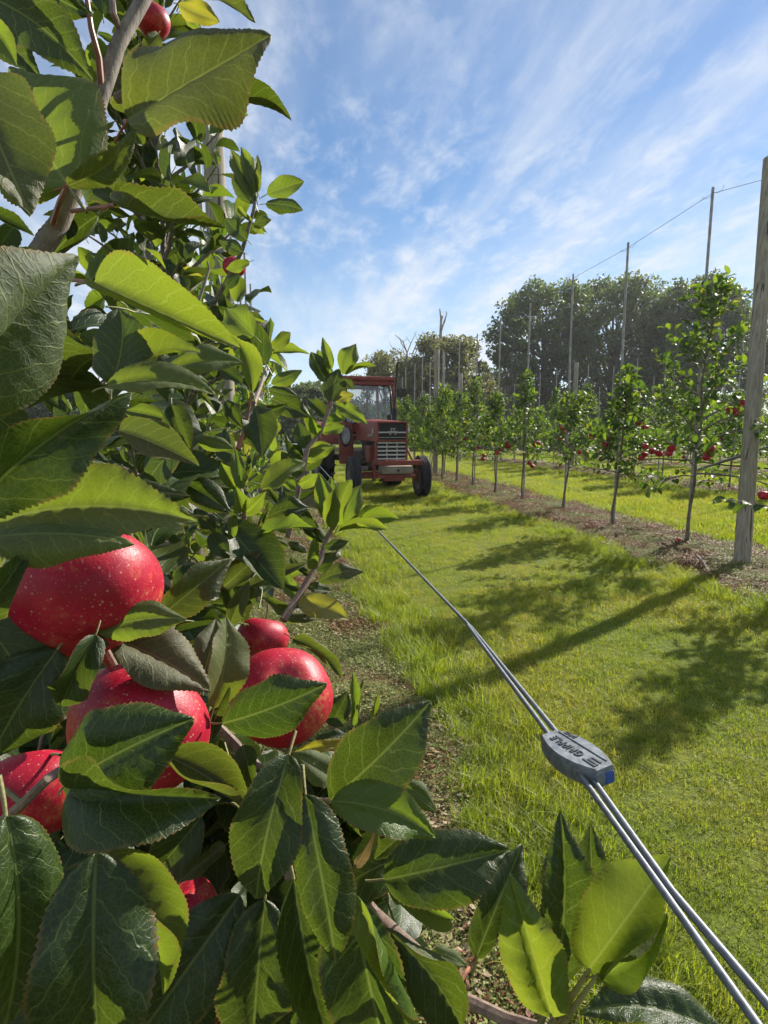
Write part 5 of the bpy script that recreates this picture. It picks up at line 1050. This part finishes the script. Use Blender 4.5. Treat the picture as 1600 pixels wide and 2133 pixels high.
# --- hanging dark leaves along the bottom
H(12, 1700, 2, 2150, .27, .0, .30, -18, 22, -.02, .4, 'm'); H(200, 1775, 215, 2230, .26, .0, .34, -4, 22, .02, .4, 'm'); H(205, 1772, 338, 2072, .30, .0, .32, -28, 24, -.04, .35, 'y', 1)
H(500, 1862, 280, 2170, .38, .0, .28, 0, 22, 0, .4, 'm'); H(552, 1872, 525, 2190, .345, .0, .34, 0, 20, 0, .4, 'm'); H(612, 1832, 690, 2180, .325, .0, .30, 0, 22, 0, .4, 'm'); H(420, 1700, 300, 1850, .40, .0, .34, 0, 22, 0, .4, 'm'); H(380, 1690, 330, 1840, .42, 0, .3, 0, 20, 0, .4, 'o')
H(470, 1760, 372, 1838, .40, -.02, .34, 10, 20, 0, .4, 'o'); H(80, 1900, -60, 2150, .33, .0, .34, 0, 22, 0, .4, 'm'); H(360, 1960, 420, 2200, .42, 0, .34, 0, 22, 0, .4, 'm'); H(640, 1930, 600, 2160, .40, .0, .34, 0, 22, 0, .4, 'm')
n_hero = len(TA.children)
# --- leaves further inside the tree
rf = random.Random(99)
def inside(poly, x, y):
    c = False; j = len(poly) - 1
    for i in range(len(poly)):
        if ((poly[i][1] > y) != (poly[j][1] > y)) and (x < (poly[j][0] - poly[i][0]) * (y - poly[i][1]) / (poly[j][1] - poly[i][1]) + poly[i][0]): c = not c
        j = i
    return c
def fill(root, poly, n, z0, z1, L0, L1, kinds, down=0.3):
    xs = [p[0] for p in poly]; ys = [p[1] for p in poly]; out = []
    while len(out) < n:
        x, y = rf.uniform(min(xs), max(xs)), rf.uniform(min(ys), max(ys))
        if not inside(poly, x, y): continue
        p = at(x, y, rf.uniform(z0, z1)); a = rf.uniform(0, 6.28); ax = Vector((math.cos(a), math.sin(a), rf.uniform(-.8, .5) - down)).normalized(); nm = Vector((rf.uniform(-.6, .6), rf.uniform(-.9, .2), 1.0)); L = rf.uniform(L0, L1)
        out.append((leaf_matrix(p - ax * L * .5, ax, nm, L), rf.choice(kinds)))
    return out
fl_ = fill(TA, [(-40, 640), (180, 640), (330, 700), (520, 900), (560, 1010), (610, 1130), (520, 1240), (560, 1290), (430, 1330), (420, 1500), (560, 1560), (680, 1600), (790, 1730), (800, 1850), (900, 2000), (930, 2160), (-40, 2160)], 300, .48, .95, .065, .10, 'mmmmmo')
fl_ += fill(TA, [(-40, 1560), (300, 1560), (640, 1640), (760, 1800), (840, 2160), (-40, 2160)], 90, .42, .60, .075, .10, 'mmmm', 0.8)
fl_ += fill(TA, [(560, 1560), (690, 1600), (800, 1740), (840, 1900), (700, 1900), (600, 1700)], 25, .42, .55, .07, .09, 'mmmm', 0.8)
inv = TA.matrix_world.inverted(); room = 300 - n_hero
for i, (M, k) in enumerate(fl_[:max(0, room)]):
    o = link('leaf', ME_M[k][i % 10], TA); o.matrix_basis = inv @ M
rest = [(inv @ M, k) for M, k in fl_[max(0, room):]]
if rest: o = link('crown', crown_mesh('crown', rest, GEO_M, [M_LEAF, M_YOUNG, M_YELLOW, M_PETI], 5), TA); o['kind'] = 'stuff'
# --- the second near tree: dark backlit mass with its leader against the sky
pB = at(362, 900, 1.45); lB = Vector((pB.x, pB.y, 0)); tree = gen_tree(7, 2.05, 0.55, 0.34, 50, 15, 0.082, young=0.16, shape=0.62, droop=0.05)
TB, _ = place_tree('apple_tree', lB, tree, 'second apple tree of the near row, dark leafy mass below the pale post', None, parts=300, geos=GEO_M, meshes=ME_M, mats=[M_LEAF, M_YOUNG, M_YELLOW, M_PETI], seed=55, view=NEARV, trunk_mat=M_BARK)
TB.matrix_world = Matrix.Translation(lB)
stem([(440, 640, 1.25), (470, 590, 1.2), (505, 520, 1.15), (528, 440, 1.12), (532, 415, 1.12)], .0055, .0028, M_BARK, root=TB)
for a in [(528, 415, 480, 312, .24, 10, 'y'), (533, 405, 502, 306, .22, 15, 'y'), (537, 402, 537, 322, .18, 10, 'y'), (538, 400, 524, 330, .2, -10, 'y'), (556, 405, 634, 378, .36, -20, 'y'), (553, 425, 632, 438, .26, -30, 'm'), (530, 425, 490, 345, .3, 0, 'm'), (525, 460, 495, 430, .34, 0, 'y'), (530, 465, 566, 458, .34, 0, 'm'), (526, 472, 552, 488, .3, 0, 'y'), (515, 500, 470, 455, .34, 0, 'm'), (505, 525, 455, 500, .34, 0, 'm'), (520, 545, 470, 560, .34, 0, 'y'), (470, 600, 500, 570, .34, 0, 'm'), (455, 345, 450, 310, .3, 0, 'y')]:
    hero(TB, a[0], a[1], a[2], a[3], 1.12, 0.0, a[4], a[5], 22, -.02, .3, a[6], 1)
stem([(330, 700, 1.2), (410, 640, 1.2), (436, 560, 1.22), (432, 545, 1.22)], .004, .002, M_BARK, root=TB)
# ------------------------------------------------------------------ the fruit
def fruit(px, py, z, rpx, label, ax, k=0, spin=0.0, stemon=True, sc_=(1, 1, 1)):
    o = make_apple(at(px, py, z), rpx * z / FPX, label, None, True, CR * ax[0] + CU * ax[1] - CF * ax[2], k, spin, stemon); o.scale = Vector(o.scale) * Vector(sc_) if False else o.scale; return o
fruit(184, 1236, .325, 152, 'largest red apple, sunlit at its upper right, below big backlit leaves', (-.35, .75, -.35), 0, 0.4)
fruit(588, 1448, .43, 104, 'red apple with its blossom end showing, partly covered by one dark leaf', (-.25, -.62, -.70), 1, 1.2)
fruit(548, 1330, .74, 54, 'small red apple peeping out just above the apple with the blossom end', (.1, .9, -.2), 1, 2.0)
fruit(292, 1520, .36, 142, 'large red apple lying under overlapping leaves in the lower left cluster', (.30, .62, -.6), 2, 0.7)
fruit(70, 1655, .40, 110, 'dark shaded red apple at the left edge behind a forked twig', (-.2, .8, -.5), 0, 2.2)
fruit(366, 1904, .392, 84, 'deeply shaded red apple between hanging dark leaves at the bottom', (.0, .9, .1), 1, 1.1)
fruit(428, 2128, .46, 40, 'sliver of red apple at the bottom edge among dark leaves', (.0, .9, .1), 2, .3)
fruit(318, 44, .50, 36, 'dark red apple high up beside the main stem at top left', (.1, .9, .1), 1, .8)
fruit(488, 556, 1.20, 24, 'small red apple in the second near tree below its leader shoot', (.1, .9, .1), 1, .2)

# ------------------------------------------------------------------ tensioned wire and wire joiner
DH = .17
def wz(py): return DH * FPX / (py - 900)
b_ = [at(612, 912, DH * FPX / 12), at(652, 955, wz(955)), at(790, 1108, wz(1108)), at(985, 1311, wz(1311)), at(1163, 1530, wz(1530)), at(1202, 1580, wz(1580)), at(1242, 1634, wz(1634)), at(1400, 1856, wz(1856)), at(1606, 2100, wz(2100)), at(1760, 2280, wz(2280))]
tag(MB().tube(b_, 0.00155, 10).build('trellis_wire', [M_GALV], smooth=True), 'taut galvanised wire running from beside the tractor through the wire joiner', 'wire')
a_ = [at(974, 1302, wz(1311)), at(1146, 1534, wz(1534)), at(1190, 1588, wz(1588)), at(1227, 1640, wz(1640)), at(1396, 1876, wz(1876)), at(1582, 2140, wz(2140)), at(1700, 2300, wz(2300))]
tag(MB().tube(a_, 0.00150, 10).build('wire_tail', [M_GALV], smooth=True), 'doubled wire tail lying beside the taut wire, ending short of the tractor', 'wire')
zg = wz(1578); gc = at(1199, 1578, zg)
gx = (at(1136, 1538, zg + .021) - at(1262, 1620, zg - .021)).normalized(); nv_ = (CC - gc).normalized(); nv_ = (nv_ + CR * .50 + CU * .55).normalized(); gz = (nv_ - gx * nv_.dot(gx)).normalized(); gy = gz.cross(gx)
GM = Matrix(((gx.x, gy.x, gz.x, gc.x), (gx.y, gy.y, gz.y, gc.y), (gx.z, gy.z, gz.z, gc.z), (0, 0, 0, 1)))
jn = tag(empty('wire_joiner'), 'grey cast metal wire joiner with raised lettering gripping two wires', 'wire joiner'); Lh, Wh, Th = .0205, .0108, .0058; GM = GM @ Matrix.Diagonal((1.05, 1.0, 0.9, 1))
out = []
for k in range(13): t = -1 + 2 * k / 12; out.append((Lh * t, Wh * (1 - .52 * t * t)))
out = out + [(x, -y) for x, y in out[::-1]]
def slab(s0, z0, s1, z1):
    n = len(out); vs = [(x * s0, y * s0, z0) for x, y in out] + [(x * s1, y * s1, z1) for x, y in out]; return vs, [(i, (i + 1) % n, n + (i + 1) % n, n + i) for i in range(n)]
jn.matrix_world = GM
mbj = MB(); n = len(out); rings = [(.93, -Th), (1.0, -Th * .75), (1.0, Th * .72), (.975, Th * .92), (.94, Th)]
vs = [(x * s, y * s, z) for s, z in rings for x, y in out]; fs = [(r_ * n + i, r_ * n + (i + 1) % n, (r_ + 1) * n + (i + 1) % n, (r_ + 1) * n + i) for r_ in range(4) for i in range(n)]; fs += [tuple(range(n))[::-1], tuple(4 * n + i for i in range(n))]
mbj.add(vs, fs).build('body', [M_ZINC], jn, smooth=True, angle=R(30))
MB().box((0, -.0045, Th + .0001), (.034, .0006, .0009), 0).build('ridge', [M_ZINC], jn)
MB().box((-Lh + .0006, -.0022, -.0008), (.0022, .0056, .0066), .0006).build('end_plug', [M_BLUE], jn)
for x, y in ((-Lh + .0005, .0030), (Lh - .0005, .0022)): MB().lathe([(.0017, .0), (.0027, .0), (.0027, .0016), (.0017, .0016)], 16, 'X', (x - .0008, y, 0)).build('collar', [M_ZINC], jn, smooth=True, angle=R(30))
for tx, s_, x, y in (('GRIPPLE', .0066, .0035, .0016), ('plus', .0052, .0108, -.0063)):
    o = link('lettering', text_mesh(tx, s_, .0004, 'lettering', M_ZINCD), jn); o.location = (x, y, Th + .0002); o.scale = (0.92, 1, 1)
lg = MB()
for q in ([(-.0175, .0040), (-.0095, .0040), (-.0095, .0030), (-.0165, .0030), (-.0165, .0022), (-.0110, .0022), (-.0110, -.0014), (-.0170, -.0014), (-.0170, -.0004), (-.0120, -.0004), (-.0120, .0012), (-.0175, .0012)],):
    m_ = len(q); lg.prism(q, 'Z', Th - .0001, Th + .0005)
lg.build('logo', [M_ZINCD], jn)
# ------------------------------------------------------------------ added thin volume over the orchard, standing in for lens glare
hb = MB().box((15, 30, 7.6), (150, 90, 17.4)).mesh('added_haze', [], False)
hm = bpy.data.materials.new('added_haze_air'); hm.use_nodes = True; hn = hm.node_tree; hn.nodes.clear(); ho = hn.nodes.new('ShaderNodeOutputMaterial'); hv = hn.nodes.new('ShaderNodeVolumePrincipled')
hv.inputs['Color'].default_value = (0.93, 0.95, 1.0, 1); hv.inputs['Density'].default_value = 0.0006; hv.inputs['Anisotropy'].default_value = 0.35; hn.links.new(hv.outputs[0], ho.inputs['Volume'])
hb.materials.append(hm); tag(link('added_haze', hb), 'added thin veil over the whole orchard, standing in for lens glare', 'added_haze', kind='stuff')
